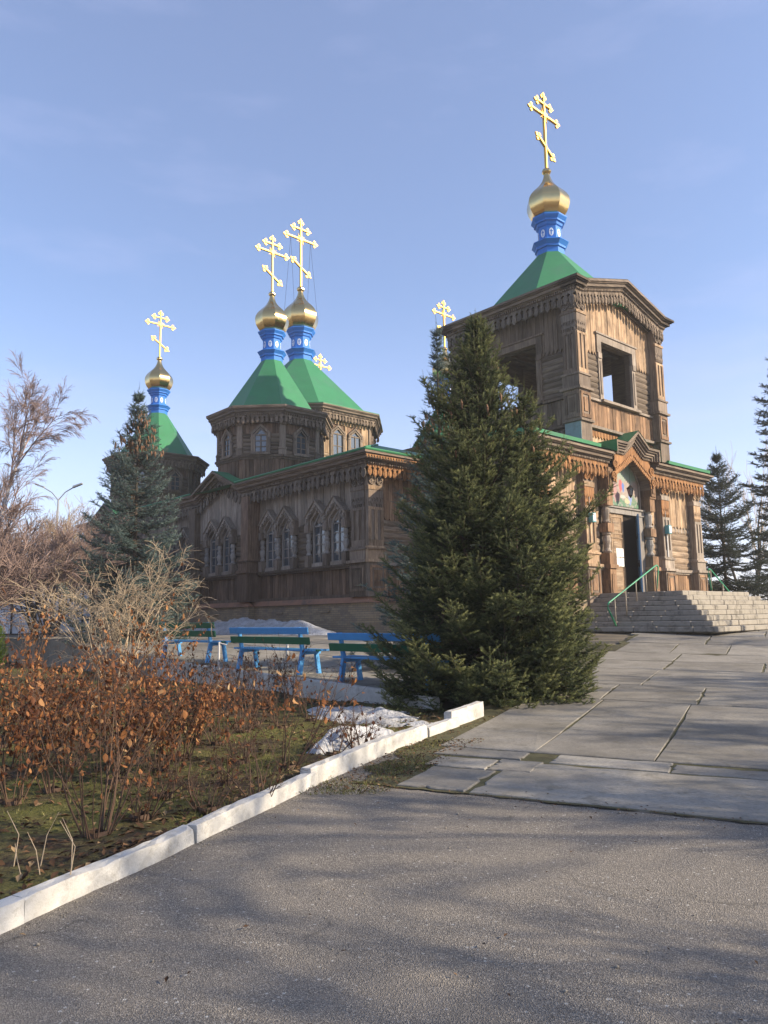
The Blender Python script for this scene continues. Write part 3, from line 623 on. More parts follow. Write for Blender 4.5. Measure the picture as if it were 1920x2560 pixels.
# low apse at the east end
ap=MB(); ap.lathe([(4.3,0),(4.3,4.3)],8,(0,WY1+1.2,0)); ap.build('apse_wall',M['dark_log'],church)
ap=MB(); ap.lathe([(5.0,4.25),(5.0,4.38),(.3,6.6)],8,(0,WY1+1.2,0)); ap.build('apse_roof',M['roof_green'],church)
ap=MB(); ap.box(-9.6,-5.4,WY1+.1,WY1+3.4,0,3.6); ap.build('vestry_wall',M['dark_log'],church)
ap=MB(); ap.add([(-10.2,WY1-.2,3.6),(-4.8,WY1-.2,3.6),(-4.8,WY1+4,3.6),(-10.2,WY1+4,3.6),(-7.5,WY1-.2,4.9),(-7.5,WY1+3,4.9)],[(0,1,4),(1,2,5,4),(2,3,5),(3,0,4,5),(3,2,1,0)]); ap.build('vestry_roof',M['roof_green'],church)
# ---- domed drums
def cross(cx,cy,z0,h,k,parent,wires=False):
    m=MB(); fr=Fr(cx,cy,1,0); t=.05*k
    def bar(a,b,c,d,r=.031): # from (a,b) to (c,d) in the face
        v=Vector((c-a,d-b)); n=Vector((-v.y,v.x)).normalized()*r*k
        fpoly(m,fr,[(a-n.x,b-n.y),(c-n.x,d-n.y),(c+n.x,d+n.y),(a+n.x,b+n.y)],-t,t)
    def end(a,b,dx,dy,r=.155):
        r*=k; p=(-dy,dx)
        def dia(ca,cb,q):
            fpoly(m,fr,[(ca-dx*q,cb-dy*q),(ca-p[0]*q*.8,cb-p[1]*q*.8),(ca+dx*q*1.15,cb+dy*q*1.15),(ca+p[0]*q*.8,cb+p[1]*q*.8)],-t*.6,t*.6)
        dia(a+dx*r*.55,b+dy*r*.55,r*.62); dia(a-dx*r*.12+p[0]*r*.78,b-dy*r*.12+p[1]*r*.78,r*.5); dia(a-dx*r*.12-p[0]*r*.78,b-dy*r*.12-p[1]*r*.78,r*.5)
        n_=.022*k; fpoly(m,fr,[(a-dx*r*.12-p[0]*r-dx*n_,b-dy*r*.12-p[1]*r-dy*n_),(a-dx*r*.12+p[0]*r-dx*n_,b-dy*r*.12+p[1]*r-dy*n_),(a-dx*r*.12+p[0]*r+dx*n_,b-dy*r*.12+p[1]*r+dy*n_),(a-dx*r*.12-p[0]*r+dx*n_,b-dy*r*.12-p[1]*r+dy*n_)],-t*.5,t*.5)
    bar(0,z0,0,z0+h); end(0,z0+h-.1*k,0,1)
    zm=z0+h*.72; zu=z0+h*.87; zl=z0+h*.3; w=.8*k
    bar(-w,zm,w,zm); end(-w,zm,-1,0); end(w,zm,1,0)
    bar(-.4*k,zu,.4*k,zu); end(-.4*k,zu,-1,0); end(.4*k,zu,1,0)
    bar(-.42*k,zl+.26*k,.42*k,zl-.26*k); end(-.42*k,zl+.26*k,-.85,.53,.16); end(.42*k,zl-.26*k,.85,-.53,.16)
    for i in range(16):
        a=math.pi*(i+.5)/8; l=(.3 if i%2 else .22)*k; d=.022*k; c,s=math.cos(a),math.sin(a)
        fpoly(m,fr,[(-s*d,zm+c*d),(s*d,zm-c*d),(c*l,zm+s*l)],-t*.4,t*.4)
    fpoly(m,fr,[(.11*k*math.cos(i*math.pi/4),zm+.11*k*math.sin(i*math.pi/4)) for i in range(8)],-t*1.3,t*1.3)
    o=m.build('cross',M['cross_gold'],parent)
    return o,zm,w
def cupola(cx,cy,z,k,tent_a,tent_z,kc=None,hc=3.05,wires=False):
    c8=1/math.cos(math.pi/8)
    # tent
    m=MB(); m.lathe([(tent_a*c8,tent_z-.06),(tent_a*c8,tent_z),(.47*k*c8,z+.02)],8,(cx,cy,0)); tent=m.build('tent_roof',M['roof_green'],church)
    # painted neck
    m=MB(); P=[(.48,0),(.48,.2),(.53,.22),(.53,.3),(.62,.42),(.64,.44),(.63,.47),(.42,.52),(.4,.56),(.4,1.06),(.45,1.1),(.47,1.2),(.53,1.22),(.53,1.28),(.62,1.4),(.62,1.45),(.45,1.47)]
    m.lathe([(r*k*c8,z+h*k) for r,h in P],8,(cx,cy,0)); neck=m.build('neck',M['blue_paint'],church)
    for i in range(8):
        a=i*math.pi/4; fr=Fr(cx+.4*k*math.cos(a),cy+.4*k*math.sin(a),-math.sin(a)*-1*-1,math.cos(a)); 
        zc=z+.8*k; m=MB(); fpoly(m,fr,[(.085*k*math.cos(q*math.pi/6),zc+.155*k*math.sin(q*math.pi/6)) for q in range(12)],.004,.014); oc=m.build('oval_plaque',M['white_panel'],neck)
    m=MB()
    for i in range(8):
        a=i*math.pi/4; fr=Fr(cx+.4*k*math.cos(a),cy+.4*k*math.sin(a),-math.sin(a),math.cos(a)); zc=z+.8*k
        fbox(m,fr,-.014*k,.014*k,.014,.022,zc-.11*k,zc+.11*k); fbox(m,fr,-.055*k,.055*k,.014,.02,zc+.02*k,zc+.05*k)
    m.build('plaque_cross',M['blue_paint'],neck,kind='stuff')
    # gilded onion
    z1=z+1.45*k; P=[(.46,0),(.55,.07),(.64,.2),(.705,.35),(.74,.5),(.75,.64),(.725,.78),(.66,.92),(.565,1.05),(.455,1.17),(.35,1.28),(.265,1.39),(.195,1.51),(.145,1.64),(.115,1.76),(.1,1.84),(.13,1.86),(.165,1.91),(.165,1.97),(.12,2.04),(.05,2.06)]
    m=MB(); m.lathe([(r*k*c8,z1+h*k) for r,h in P],8,(cx,cy,0)); on=m.build('onion_dome',M['gold'],church)
    for p in on.data.polygons: p.use_smooth=True
    at_=on.data.attributes.new('sharp_edge','BOOLEAN','EDGE')
    for e_ in on.data.edges:
        v0,v1=[on.data.vertices[q].co for q in e_.vertices]
        if abs(v0.z-v1.z)>1e-4 or abs(v0.z-(z1+1.86*k))<.05*k: at_.data[e_.index].value=True
    kc=kc or k; o,zm,w=cross(cx,cy,z1+2.03*k,hc*kc,kc,on)
    if wires:
        m=MB()
        for a,b in ((-1,-1),(-1,1),(1,-1),(1,1)): m.tube([(cx+a*w*.7,cy,zm-.05),(cx+a*.62*k,cy+b*.4*k,z1+.75*k)],.009,4)
        m.build('guy_wire',M['iron'],on)
    return on
def drum(cx,cy,aw,z0,ze,ae,det,two=False,zl=None):
    c8=math.cos(math.pi/8); zl=zl or z0+1.0
    m=MB(); m.lathe([(aw/c8,z0),(aw/c8,ze-.15)],8,(cx,cy,0)); dr=m.build('drum',M['brown_wood'],church)
    half=aw*math.tan(math.pi/8); ov=ae-aw
    jb,jl,jn=MB(),MB(),MB()
    for i in range(8):
        a=i*math.pi/4; fr=Fr(cx+aw*math.cos(a),cy+aw*math.sin(a),-math.sin(a),math.cos(a)); 
        # seen: faces looking to -x, -x-y, -y and their neighbours
        full=det and i in (3,4,5,6,7)
        zb=zl+.12; pw=.17
        ztop=ze-.5; W=half-pw*.6; mid=zb+.05
        if full:
            ws=(-.62,.62) if two else (0,)
            ww=.66 if two else .5; zsp=ztop-.75 if not two else ztop-.95; zpk=zsp+.26
            for s in ws:
                o=window(fr,s,zb+.08,ww,zsp,zpk,.05,M['post_wood'],ncol=2,nrow=3)
                mm=MB(); hw=ww/2+.1; ribbon(mm,fr,[(s-hw-.08,zsp-.1),(s-hw-.08,zsp+.12),(s,zpk+.26),(s+hw+.08,zsp+.12),(s+hw+.08,zsp-.1)],0,.1,.04,.17); mm.build('hood',M['post_wood'],o)
                mm=MB()
                for sg in (-1,1): fbox(mm,fr,s+sg*(hw+.03)-.06,s+sg*(hw+.03)+.06,.04,.13,zb,zsp-.1); fbox(mm,fr,s+sg*(hw+.03)-.08,s+sg*(hw+.03)+.08,.04,.16,zsp-.2,zsp-.1)
                fbox(mm,fr,s-hw-.1,s+hw+.1,.04,.2,zb-.02,zb+.05); mm.build('casing',M['post_wood'],o)
            isw=lambda c,ws=ws,ww=ww:any(abs(c-s)<ww/2+.14 for s in ws)
            boards(fr,-W,W,lambda c,ws=ws,ww=ww,zpk=zpk,zb=zb:(zpk+.3 if any(abs(c-s)<ww/2+.22 for s in ws) else zb+.95),ztop+.1,.01,None,None,.17,'flat',join=jb)
            e=ws[0]-ww/2-.16; logs(fr,-W,e,zb,zb+.95,.005,None,None,.18,join=jl); logs(fr,-e,W,zb,zb+.95,.005,None,None,.18,join=jl)
            if two: logs(fr,ws[0]+ww/2+.16,ws[1]-ww/2-.16,zb,zb+.95,.005,None,None,.18,join=jl)
            boards(fr,-W,W,z0,zl-.05,.01,None,None,.17,join=jb)
        else:
            boards(fr,-W,W,zb,ztop+.1,.01,None,None,.3,join=jb)
        fbox(jn,fr,-half-.1,half+.1,-.02,.14,zl,zl+.1); fbox(jn,fr,-half-.06,half+.06,-.02,.09,zl-.09,zl-.002)
        cornice(fr,[(-ae*math.tan(math.pi/8)+.004,ze),(ae*math.tan(math.pi/8)-.004,ze)],ov,M['cornice_wood'],M['old_lace'] if i in(5,6,7) else M['old_lace'],dr,.22 if det else .3,.4,dent=full,tk=.414)
        # corner post with capital
        b=a+math.pi/8; rr=aw/c8; px,py=cx+rr*math.cos(b),cy+rr*math.sin(b); fp=Fr(px,py,-math.sin(b),math.cos(b))
        jp=MB(); fbox(jp,fp,-.14,.14,-.12,.07,zl+.1,ztop+.15); fbox(jp,fp,-.18,.18,-.12,.11,ztop-.28,ztop-.2); fbox(jp,fp,-.18,.18,-.12,.11,zl+.35,zl+.42); fbox(jp,fp,-.17,.17,-.12,.095,zl+.1,zl+.33)
        fpoly(jp,fp,[(-.12,ztop-.2),(0,ztop-.32),(.12,ztop-.2),(.12,ztop+.05),(-.12,ztop+.05)],.07,.1)
        jp.build('corner_post',M['post_wood'],dr)
    jb.build('drum_boarding',M['brown_wood'] if not two else M['board_wood'],dr,kind='stuff')
    if jl.v: jl.build('drum_logs',M['dark_log'] if not two else M['log_wood'],dr,kind='stuff')
    jn.build('drum_ledge',M['dark_wood'],dr)
    m=MB(); m.lathe([(ae/c8+.01,ze-.03),(ae/c8+.01,ze+.012),(.5,ze+.35)],8,(cx,cy,0)); m.build('eave_roof',M['roof_green'] if two else M['cornice_wood'],dr)
D=6.13
drum(-D,-D,2.3,6.4,10.0,2.85,True,zl=7.75); cupola(-D,-D,12.91,1.03,2.25,9.97,kc=1.02,hc=2.85)
drum(-D,D,2.3,6.4,10.0,2.85,True,zl=7.75); cupola(-D,D,12.91,1.03,2.25,9.97,kc=1.02,hc=2.85)
drum(D,-D,2.3,6.4,10.0,2.85,False,zl=7.75); cupola(D,-D,12.91,1.03,2.25,9.97,kc=1.02,hc=2.85)
drum(D,D,2.3,6.4,10.0,2.85,False,zl=7.75); cupola(D,D,12.91,1.03,2.25,9.97,kc=1.02,hc=2.85)
drum(0,0,4.2,7.6,12.0,4.8,True,two=True,zl=8.35); cupola(0,0,15.9,1.36,4.2,12.0,kc=1.32,hc=3.3,wires=True)
# ---- bell tower
TB=-18.2; HW=2.75
FRT=[Fr(0,TB-HW,1,0),Fr(-HW,TB,0,-1),Fr(0,TB+HW,-1,0),Fr(HW,TB,0,1)]   # front, left, back, right
gab=lambda s:12.15+max(0,.77*(1-abs(s)/2.85))
for k,fr in enumerate(FRT):
    g=k in (0,2); top=gab if g else (lambda s:12.15)
    shell=MB(); T=-.24
    fbox(shell,fr,-HW,-1.08,T,0,6.2,12.2); fbox(shell,fr,1.08,HW,T,0,6.2,12.2); fbox(shell,fr,-1.08,1.08,T,0,6.2,8.45)
    if g: fpoly(shell,fr,[(-1.08,10.85),(1.08,10.85),(1.08,12.6),(0,12.9),(-1.08,12.6)],T,0)
    else: fbox(shell,fr,-1.08,1.08,T,0,10.85,12.2)
    sh=shell.build('tower_wall',M['dark_log'],church)
    vis=k in (0,1); jb=None if vis else MB(); bm_=M['board_wood'] if k==0 else M['dark_wood']  # light wood in front, dark on other faces: sun and shade in colour
    E_=2.5
    boards(fr,-E_,-1.3,10.32,top,.02,bm_,sh,.2,'point',join=jb); boards(fr,1.3,E_,10.32,top,.02,bm_,sh,.2,'point',join=jb)
    boards(fr,-1.3,1.3,11.1,top,.02,bm_,sh,.2,'flat',join=jb)
    logs(fr,-E_,-1.3,8.55,10.3,.0,M['dark_log'],sh,.22,join=jb); logs(fr,1.3,E_,8.55,10.3,.0,M['dark_log'],sh,.22,join=jb)
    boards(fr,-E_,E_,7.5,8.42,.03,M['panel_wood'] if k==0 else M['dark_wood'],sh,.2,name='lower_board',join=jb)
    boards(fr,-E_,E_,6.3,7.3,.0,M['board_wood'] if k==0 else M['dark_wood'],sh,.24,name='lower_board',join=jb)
    if jb: jb.build('tower_boarding',M['dark_wood'],sh,kind='stuff')
    m=MB(); fbox(m,fr,-E_,E_,-.02,.2,7.36,7.46); fbox(m,fr,-E_,-1.35,-.02,.16,8.44,8.53); fbox(m,fr,1.35,E_,-.02,.16,8.44,8.53); fbox(m,fr,-1.35,1.35,-.22,.26,8.46,8.56)
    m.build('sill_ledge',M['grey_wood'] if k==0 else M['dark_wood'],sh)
    # frieze of small hanging teeth under the lower ledge
    m=MB()
    for i in range(24): 
        x=-2.3+i*.2; fpoly(m,fr,[(x-.08,7.3),(x-.08,7.12),(x,7.02),(x+.08,7.12),(x+.08,7.3)],.04,.075)
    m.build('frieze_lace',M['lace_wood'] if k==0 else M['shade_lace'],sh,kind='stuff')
    # opening casing with stepped ears
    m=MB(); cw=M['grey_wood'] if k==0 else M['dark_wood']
    for sg in (-1,1):
        fbox(m,fr,sg*1.2-.12,sg*1.2+.12,-.02,.1,8.56,10.4); fbox(m,fr,sg*1.24-.12,sg*1.24+.12,-.02,.14,10.2,10.42)
        fbox(m,fr,sg*1.2-.05,sg*1.2+.05,.1,.13,8.8,10.1); fbox(m,fr,sg*1.26-.14,sg*1.26+.14,-.02,.12,10.421,11.15)
    fbox(m,fr,-1.12,1.12,-.02,.118,10.88,11.15); fbox(m,fr,-1.48,1.48,-.02,.16,11.152,11.22)
    m.build('opening_casing',cw,sh)
    e=3.53
    pts=[(-e,12.7),(-2.85,12.7),(0,13.47),(2.85,12.7),(e,12.7)] if g else [(-e,12.7),(e,12.7)]
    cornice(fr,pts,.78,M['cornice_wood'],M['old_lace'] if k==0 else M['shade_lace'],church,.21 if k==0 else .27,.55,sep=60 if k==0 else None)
m=MB(); m.box(-2.5,2.5,TB-2.5,TB+2.5,7.3,7.5); m.build('belfry_floor',M['dark_log'],church)
m=MB(); m.box(-2.5,2.5,TB-2.5,TB+2.5,11.6,11.75)
for y in (-1.4,0,1.4): m.box(-2.5,2.5,TB+y-.1,TB+y+.1,11.35,11.6)
m.build('belfry_ceiling',M['dark_log'],church)
# corner posts
for sx in (-1,1):
    for sy in (-1,1):
        cx,cy=sx*2.8,TB+sy*2.8; m=MB()
        def cb(h,z0,z1): m.box(cx-h,cx+h,cy-h,cy+h,z0,z1)
        cb(.34,6.2,7.42); cb(.42,7.42,7.5); cb(.345,7.502,8.6); cb(.44,8.6,8.69); cb(.36,8.692,9.15); cb(.4,9.15,9.22); cb(.3,9.222,12.15)
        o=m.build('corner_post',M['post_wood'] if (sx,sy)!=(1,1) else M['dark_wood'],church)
        if (sx,sy) in ((-1,-1),(1,-1),(-1,1)):
            fs=[(FRT[0],cx)] if sx==1 else ([(FRT[0],cx),(FRT[1],-(cy-TB))] if sy==-1 else [(FRT[1],-(cy-TB))])
            for fr,s in fs:
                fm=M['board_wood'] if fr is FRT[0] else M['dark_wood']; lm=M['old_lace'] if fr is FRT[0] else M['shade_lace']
                m=MB(); n=.36
                for c in (-1,0,1): fbox(m,fr,s+c*.235-.06,s+c*.235+.06,n-.01,n+.03,9.4,10.7)
                fbox(m,fr,s-.295,s+.295,n-.01,n+.032,9.24,9.4); fbox(m,fr,s-.295,s+.295,n-.01,n+.032,10.7,10.78); fbox(m,fr,s-.33,s+.33,n-.04,n+.06,11.48,11.58)
                m.pieces('shaft_strip',fm,o)
                fretwork(fr,s,10.82,11.48,.6,n,lm,o)
                for c in (-1,1): rosette(fr,s+c*.15,11.78,n,.14,lm,o)
                m=MB(); n=.41
                fbox(m,fr,s-.3,s+.3,n-.01,n+.02,8.42,8.52); fbox(m,fr,s-.3,s+.3,n-.01,n+.02,7.56,7.7); fbox(m,fr,s-.3,s-.19,n-.01,n+.018,7.7,8.42); fbox(m,fr,s+.19,s+.3,n-.01,n+.018,7.7,8.42); fbox(m,fr,s-.11,s+.11,n-.01,n+.015,7.8,8.32)
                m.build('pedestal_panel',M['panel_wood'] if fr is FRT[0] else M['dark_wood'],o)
        if (sx,sy)==(-1,-1):
            m=MB(); fbox(m,FRT[1],2.46,3.14,.395,.41,6.75,7.4); m.build('sheet_metal_patch',M['weathered_sheet'],o)
# tower roof skirt and tent
m=MB(); e=3.52
for y in (TB-e,TB+e): pass
m.add([(-e,TB-e,12.71),(e,TB-e,12.71),(e,TB+e,12.71),(-e,TB+e,12.71),(0,TB-e,13.49),(0,TB+e,13.49),(-2.86,TB-e,12.71),(2.86,TB-e,12.71),(-2.86,TB+e,12.71),(2.86,TB+e,12.71)],[(6,4,5,8),(4,7,9,5),(0,6,8,3),(7,1,2,9)])
m.build('tower_roof',M['roof_green'],church,fixn=False)
cupola(0,TB,15.72,1.16,3.0,12.72,kc=1.17)
# ---- narthex: entrance front
FW=-20.9; A=Fr(0,FW,1,0)
sec=empty('entrance_front',parent=church)
for a,b in ((-5.1,-3.05),(3.05,5.1),(-2.35,-1.75),(1.75,2.35)):
    boards(A,a,b,4.08,5.75,.02,M['board_wood'],sec,.26,'round'); logs(A,a,b,2.34,4.06,.0,M['log_wood'],sec,.245); boards(A,a,b,1.2,2.2,.02,M['panel_wood'],sec,.2,name='lower_board')
    m=MB(); fbox(m,A,a,b,-.05,.2,2.2,2.32); fbox(m,A,a,b,-.05,.14,2.13,2.198); m.build('sill_ledge',M['grey_wood'],sec)
    # pierced ends of the boards
    m=MB(); k=max(1,round((b-a)/.26)); w=(b-a)/k
    for i in range(k): x=a+(i+.5)*w; fpoly(m,A,[(x-.09,4.1),(x-.05,4.0),(x-.09,3.93),(x,3.84),(x+.09,3.93),(x+.05,4.0),(x+.09,4.1)],.02,.06)
    m.build('board_tips',M['grey_wood'],sec)
m=MB(); fbox(m,A,-5.4,-1.6,-.05,.06,5.45,5.52); fbox(m,A,1.6,5.4,-.05,.06,5.45,5.52); m.build('frieze_rail',M['cornice_wood'],sec)
for s in (-5.4,-2.7,2.7,5.4): pilaster(A,s,.6,.3,0 if abs(s)>3 else .6,2.32,5.65,M['post_wood'],M['board_wood'] if s<0 else M['grey_wood'],fret=M['lace_wood'] if s<3 else M['board_wood'])
# side walls of the narthex
for x,fr in ((-5.4,Fr(-5.4,0,0,-1)),(5.4,Fr(5.4,0,0,1))):
    j=MB(); a,b=(15.76,20.9) if x<0 else (-20.9,-15.76)
    boards(fr,a,b,4.1,5.75,.02,None,None,.26,join=j); boards(fr,a,b,1.3,2.3,.02,None,None,.26,join=j); j.build('narthex_boarding',M['dark_wood'],sec,kind='stuff')
    cornice(fr,[(a,6.42),(b+.75,6.42)] if x<0 else [(a-.75,6.42),(b,6.42)],.85,M['cornice_wood'],M['shade_lace'],church,.26,.46,dent=False,ends=(0,1) if x<0 else (1,0))
# eave line with the raised porch gable
EP=[(-6.25,6.42),(-1.57,6.42),(-1.57,6.88),(-.78,6.88),(0,7.42),(.78,6.88),(1.57,6.88),(1.57,6.42),(6.25,6.42)]
cornice(A,EP[:2],.78,M['cornice_wood'],M['lace_wood'],church,.25,.6,sep=40,ends=(1,0))
cornice(A,EP[7:],.78,M['cornice_wood'],M['lace_wood'],church,.25,.6,sep=40,ends=(0,1))
por=MB(); ribbon(por,A,EP[1:8],0,.09,.45,.86); ribbon(por,A,EP[1:8],.09,.16,.45,.8); ribbon(por,A,EP[1:8],.16,.25,.45,.73); ribbon(por,A,EP[1:8],.25,.33,.45,.68)
po=por.build('porch_gable',M['cornice_wood'],church)
# carved fascia board with a stepped arch cut out of it
out=offs([(-1.57,5.35),(-1.57,6.88),(-.78,6.88),(0,7.42),(.78,6.88),(1.57,6.88),(1.57,5.35)],.3)
inn=[(-1.3,5.35),(-1.24,5.7),(-.72,5.98),(0,6.42),(.72,5.98),(1.24,5.7),(1.3,5.35)]
m=MB()
for i in range(6): fpoly(m,A,[out[i],inn[i],inn[i+1],out[i+1]],.5,.56)
m.build('porch_fascia',M['lace_wood'],po)
m=MB()
for i in range(6):   # scrolls and scallops round the arch
    a,b=Vector(inn[i]),Vector(inn[i+1]); l=(b-a).length; k=max(2,round(l/.12)); d=(b-a)/l; nn=Vector((d.y,-d.x))
    for q in range(k):
        c=a+d*l*(q+.5)/k; fpoly(m,A,[(c+d*.058*math.cos(t)+nn*.075*math.sin(t))[:] for t in [math.pi*z/5 for z in range(6)]]+[],.51,.57)
        c2=c-nn*.13; fpoly(m,A,[(c2.x+.05*math.cos(t),c2.y+.05*math.sin(t)) for t in [math.pi*z/4 for z in range(8)]],.56,.59)
m.build('porch_lace',M['lace_wood'],po,kind='stuff')
for s,z in ((-1.3,6.05),(1.3,6.05),(-1.42,5.6),(1.42,5.6)): rosette(A,s,z,.56,.15,M['lace_wood'],po)
m=MB()
for p,w in along(offs(EP[1:8],.33),.1): fpoly(m,A,[(p.x-.03,p.y),(p.x-.03,p.y-.09),(p.x,p.y-.13),(p.x+.03,p.y-.09),(p.x+.03,p.y)],.56,.62)
m.build('porch_dentils',M['cornice_wood'],po,kind='stuff')
# porch roof (green sheet metal): step sides and small gable
m=MB(); e=.88; P=[(-1.58,6.43),(-1.58,6.89),(-.78,6.89),(0,7.44),(.78,6.89),(1.58,6.89),(1.58,6.43)]
vs=[A(a,e,z) for a,z in P]+[A(a,-.3,z) for a,z in P]; n=len(P)
m.add(vs,[(i,i+1,n+i+1,n+i) for i in range(n-1)]); m.build('porch_roof',M['roof_green'],church,fixn=False)
# wing roofs
m=MB()
for sg in (-1,1):
    a,b=sg*1.55,sg*6.32
    m.add([A(a,.84,6.44),A(b,.84,6.44),A(b-sg*.0,-.2,6.86),A(a,-.2,6.86)],[(0,1,2,3)]); m.add([A(b,.84,6.44),A(b,-5.2,6.44),A(b-sg*2.4,-5.2,7.0),A(b-sg*2.4,-.2,6.86),A(b,-.2,6.86)],[(0,1,2,3,4)])
m.build('wing_roof',M['roof_green'],church,fixn=False)
m=MB()
for s0,s1 in ((-6.3,-2.2),(2.7,6.3)):
    m.hexa([A(s0,.6,6.53),A(s1,.6,6.53),A(s1,.45,6.6),A(s0,.45,6.6),A(s0,.62,6.66),A(s1,.62,6.66),A(s1,.56,6.68),A(s0,.56,6.68)])
m.pieces('snow_guard',M['roof_green'],church)
# porch posts with turned shafts
for s in (-1.52,1.52):
    m=MB(); p=A(s,.2,0)
    m.lathe([(.12,2.75),(.17,2.82),(.12,2.9),(.1,2.95),(.16,3.2),(.13,3.36),(.1,3.4),(.16,3.44),(.16,3.52)],10,(p[0],p[1],0),0); m.lathe([(.12,3.84),(.17,3.9),(.11,3.98),(.15,4.2),(.17,4.34),(.11,4.44),(.14,4.5)],10,(p[0],p[1],0),0)
    pp=m.build('porch_post',M['pale_wood'] if s>0 else M['grey_wood'],church)
    m=MB(); fbox(m,A,s-.2,s+.2,.0,.4,3.522,3.84); fbox(m,A,s-.22,s+.22,.0,.42,2.34,2.75); fbox(m,A,s-.27,s+.27,.0,.47,2.2,2.338); fbox(m,A,s-.2,s+.2,.0,.4,1.0,2.198); fbox(m,A,s-.19,s+.19,.0,.42,4.502,5.0); fbox(m,A,s-.23,s+.23,.0,.46,5.002,5.08); fbox(m,A,s-.16,s+.16,.0,.5,5.082,5.9); fbox(m,A,s-.1,s+.1,.5,.53,5.2,5.75); fbox(m,A,s-.12,s+.12,.4,.43,1.3,2.0)
    m.pieces('post_block',M['panel_wood'],pp)
m=MB(); fbox(m,A,-1.7,1.7,.02,.55,5.9,6.0) if False else None
# soffit of the porch vault
m=MB(); V=[(-1.36,5.35),(-1.3,5.75),(-.8,6.1),(0,6.56),(.8,6.1),(1.3,5.75),(1.36,5.35)]
vs=[A(a,.52,z) for a,z in V]+[A(a,.0,z) for a,z in V]; m.add(vs,[(i,i+1,8+i,7+i) for i in range(6)]); m.build('porch_vault',M['cornice_wood'],po,fixn=False)
# painted panel above the door (plain coloured stand-in)
def paint():
    mm,nt,b,N,Lk=new_mat('painted_panel'); tcn=N('ShaderNodeTexCoord'); sx=N('ShaderNodeSeparateXYZ'); Lk(tcn.outputs['Object'],sx.inputs[0])
    n=noise(nt,tcn.outputs['Object'],4.5,5,.7); n2=noise(nt,tcn.outputs['Object'],2.3,3,.5)
    z=N('ShaderNodeMath'); z.operation='ADD'; k=mrange(nt,n2,.3,.7,-.18,.18); Lk(sx.outputs[2],z.inputs[0]); Lk(k,z.inputs[1])
    c=mixc(nt,mrange(nt,z.outputs[0],4.85,5.1,0,1),(.06,.15,.075),(.27,.2,.16)); c=mixc(nt,mrange(nt,z.outputs[0],5.55,5.75,0,1),c,(.2,.27,.2))
    c=mixc(nt,mrange(nt,n,.52,.6,0,.75),c,(.3,.25,.22)); b.inputs['Roughness'].default_value=.5
    def spot(c,x,zz,rx,rz,colr):
        a=N('ShaderNodeVectorMath'); a.operation='SUBTRACT'; Lk(tcn.outputs['Object'],a.inputs[0]); a.inputs[1].default_value=(x,-21,zz)
        q=N('ShaderNodeVectorMath'); q.operation='MULTIPLY'; Lk(a.outputs[0],q.inputs[0]); q.inputs[1].default_value=(1/rx,0,1/rz)
        l=N('ShaderNodeVectorMath'); l.operation='LENGTH'; Lk(q.outputs[0],l.inputs[0]); w=N('ShaderNodeMath'); w.operation='ADD'; Lk(l.outputs['Value'],w.inputs[0]); Lk(mrange(nt,n,.3,.7,-.4,.4),w.inputs[1])
        return mixc(nt,mrange(nt,w.outputs[0],1,.8,0,1),c,colr)
    for s in ((-.55,5.15,.17,.4,(.33,.17,.16)),(-.12,5.42,.13,.26,(.4,.06,.06)),(.05,5.36,.1,.24,(.06,.13,.36)),(.5,5.1,.15,.42,(.16,.22,.4)),(-.35,4.95,.13,.18,(.2,.08,.08)),(.28,4.85,.2,.12,(.42,.34,.2)),(.0,5.0,.2,.09,(.45,.38,.33))): c=spot(c,*s)
    Lk(c,b.inputs['Base Color'])
paint()
m=MB(); fpoly(m,A,[(-1.12,4.62),(1.12,4.62),(1.12,5.5),(.8,6.1),(0,6.6),(-.8,6.1),(-1.12,5.5)],.02,.06); ic=m.build('painted_panel',M['painted_panel'],church)
m=MB(); ribbon(m,A,[(1.16,4.58),(-1.16,4.58),(-1.16,5.5),(-.83,6.14),(0,6.65),(.83,6.14),(1.16,5.5),(1.16,4.58)],-.05,.0,.02,.1); m.build('panel_frame',M['grey_wood'],ic)
# door: frame, one closed leaf, one leaf standing open
m=MB(); fbox(m,A,-1.35,-1.12,-.05,.1,1.28,4.3); fbox(m,A,.92,1.3,-.05,.1,1.28,4.3); fbox(m,A,-1.4,1.35,-.05,.14,4.3,4.5); fbox(m,A,-1.45,1.4,-.05,.2,4.5,4.56)
df=m.build('door_frame',M['pale_wood'],church)
m=MB(); fbox(m,A,-.11,.92,.002,.012,1.29,4.3); m.build('doorway_dark_sheet',M['dark_inside'],df)  # flat near-black sheet, the unlit interior put into its colour
def leaf(fr,s0,s1,mat,pm,par,n=.02):
    m=MB(); fbox(m,fr,s0,s1,n,n+.05,1.3,4.29); d=m.build('door_leaf',mat,par)
    m=MB(); w=.1
    for z0,z1 in ((1.42,2.35),(2.5,3.4),(3.52,4.2)):
        fbox(m,fr,s0+w,s1-w,n+.05,n+.07,z0,z0+.05); fbox(m,fr,s0+w,s1-w,n+.05,n+.07,z1-.05,z1); fbox(m,fr,s0+w,s0+w+.05,n+.05,n+.069,z0+.05,z1-.05); fbox(m,fr,s1-w-.05,s1-w,n+.05,n+.069,z0+.05,z1-.05); fbox(m,fr,s0+w+.14,s1-w-.14,n+.05,n+.062,z0+.14,z1-.14)
    m.build('leaf_panel',pm,d)
    m=MB(); fbox(m,fr,s1-.08,s1-.04,n+.05,n+.1,2.3,2.55); m.build('door_handle',M['iron'],d)
    return d
leaf(A,-1.12,-.12,M['board_wood'],M['log_wood'],df)
th=R(33); hx,hy=.9,FW-.03
OF=Fr(hx,hy,math.cos(math.pi+th),math.sin(math.pi+th))
d=leaf(OF,0.02,.98,M['door_blue'],M['door_blue'],df,-.05)
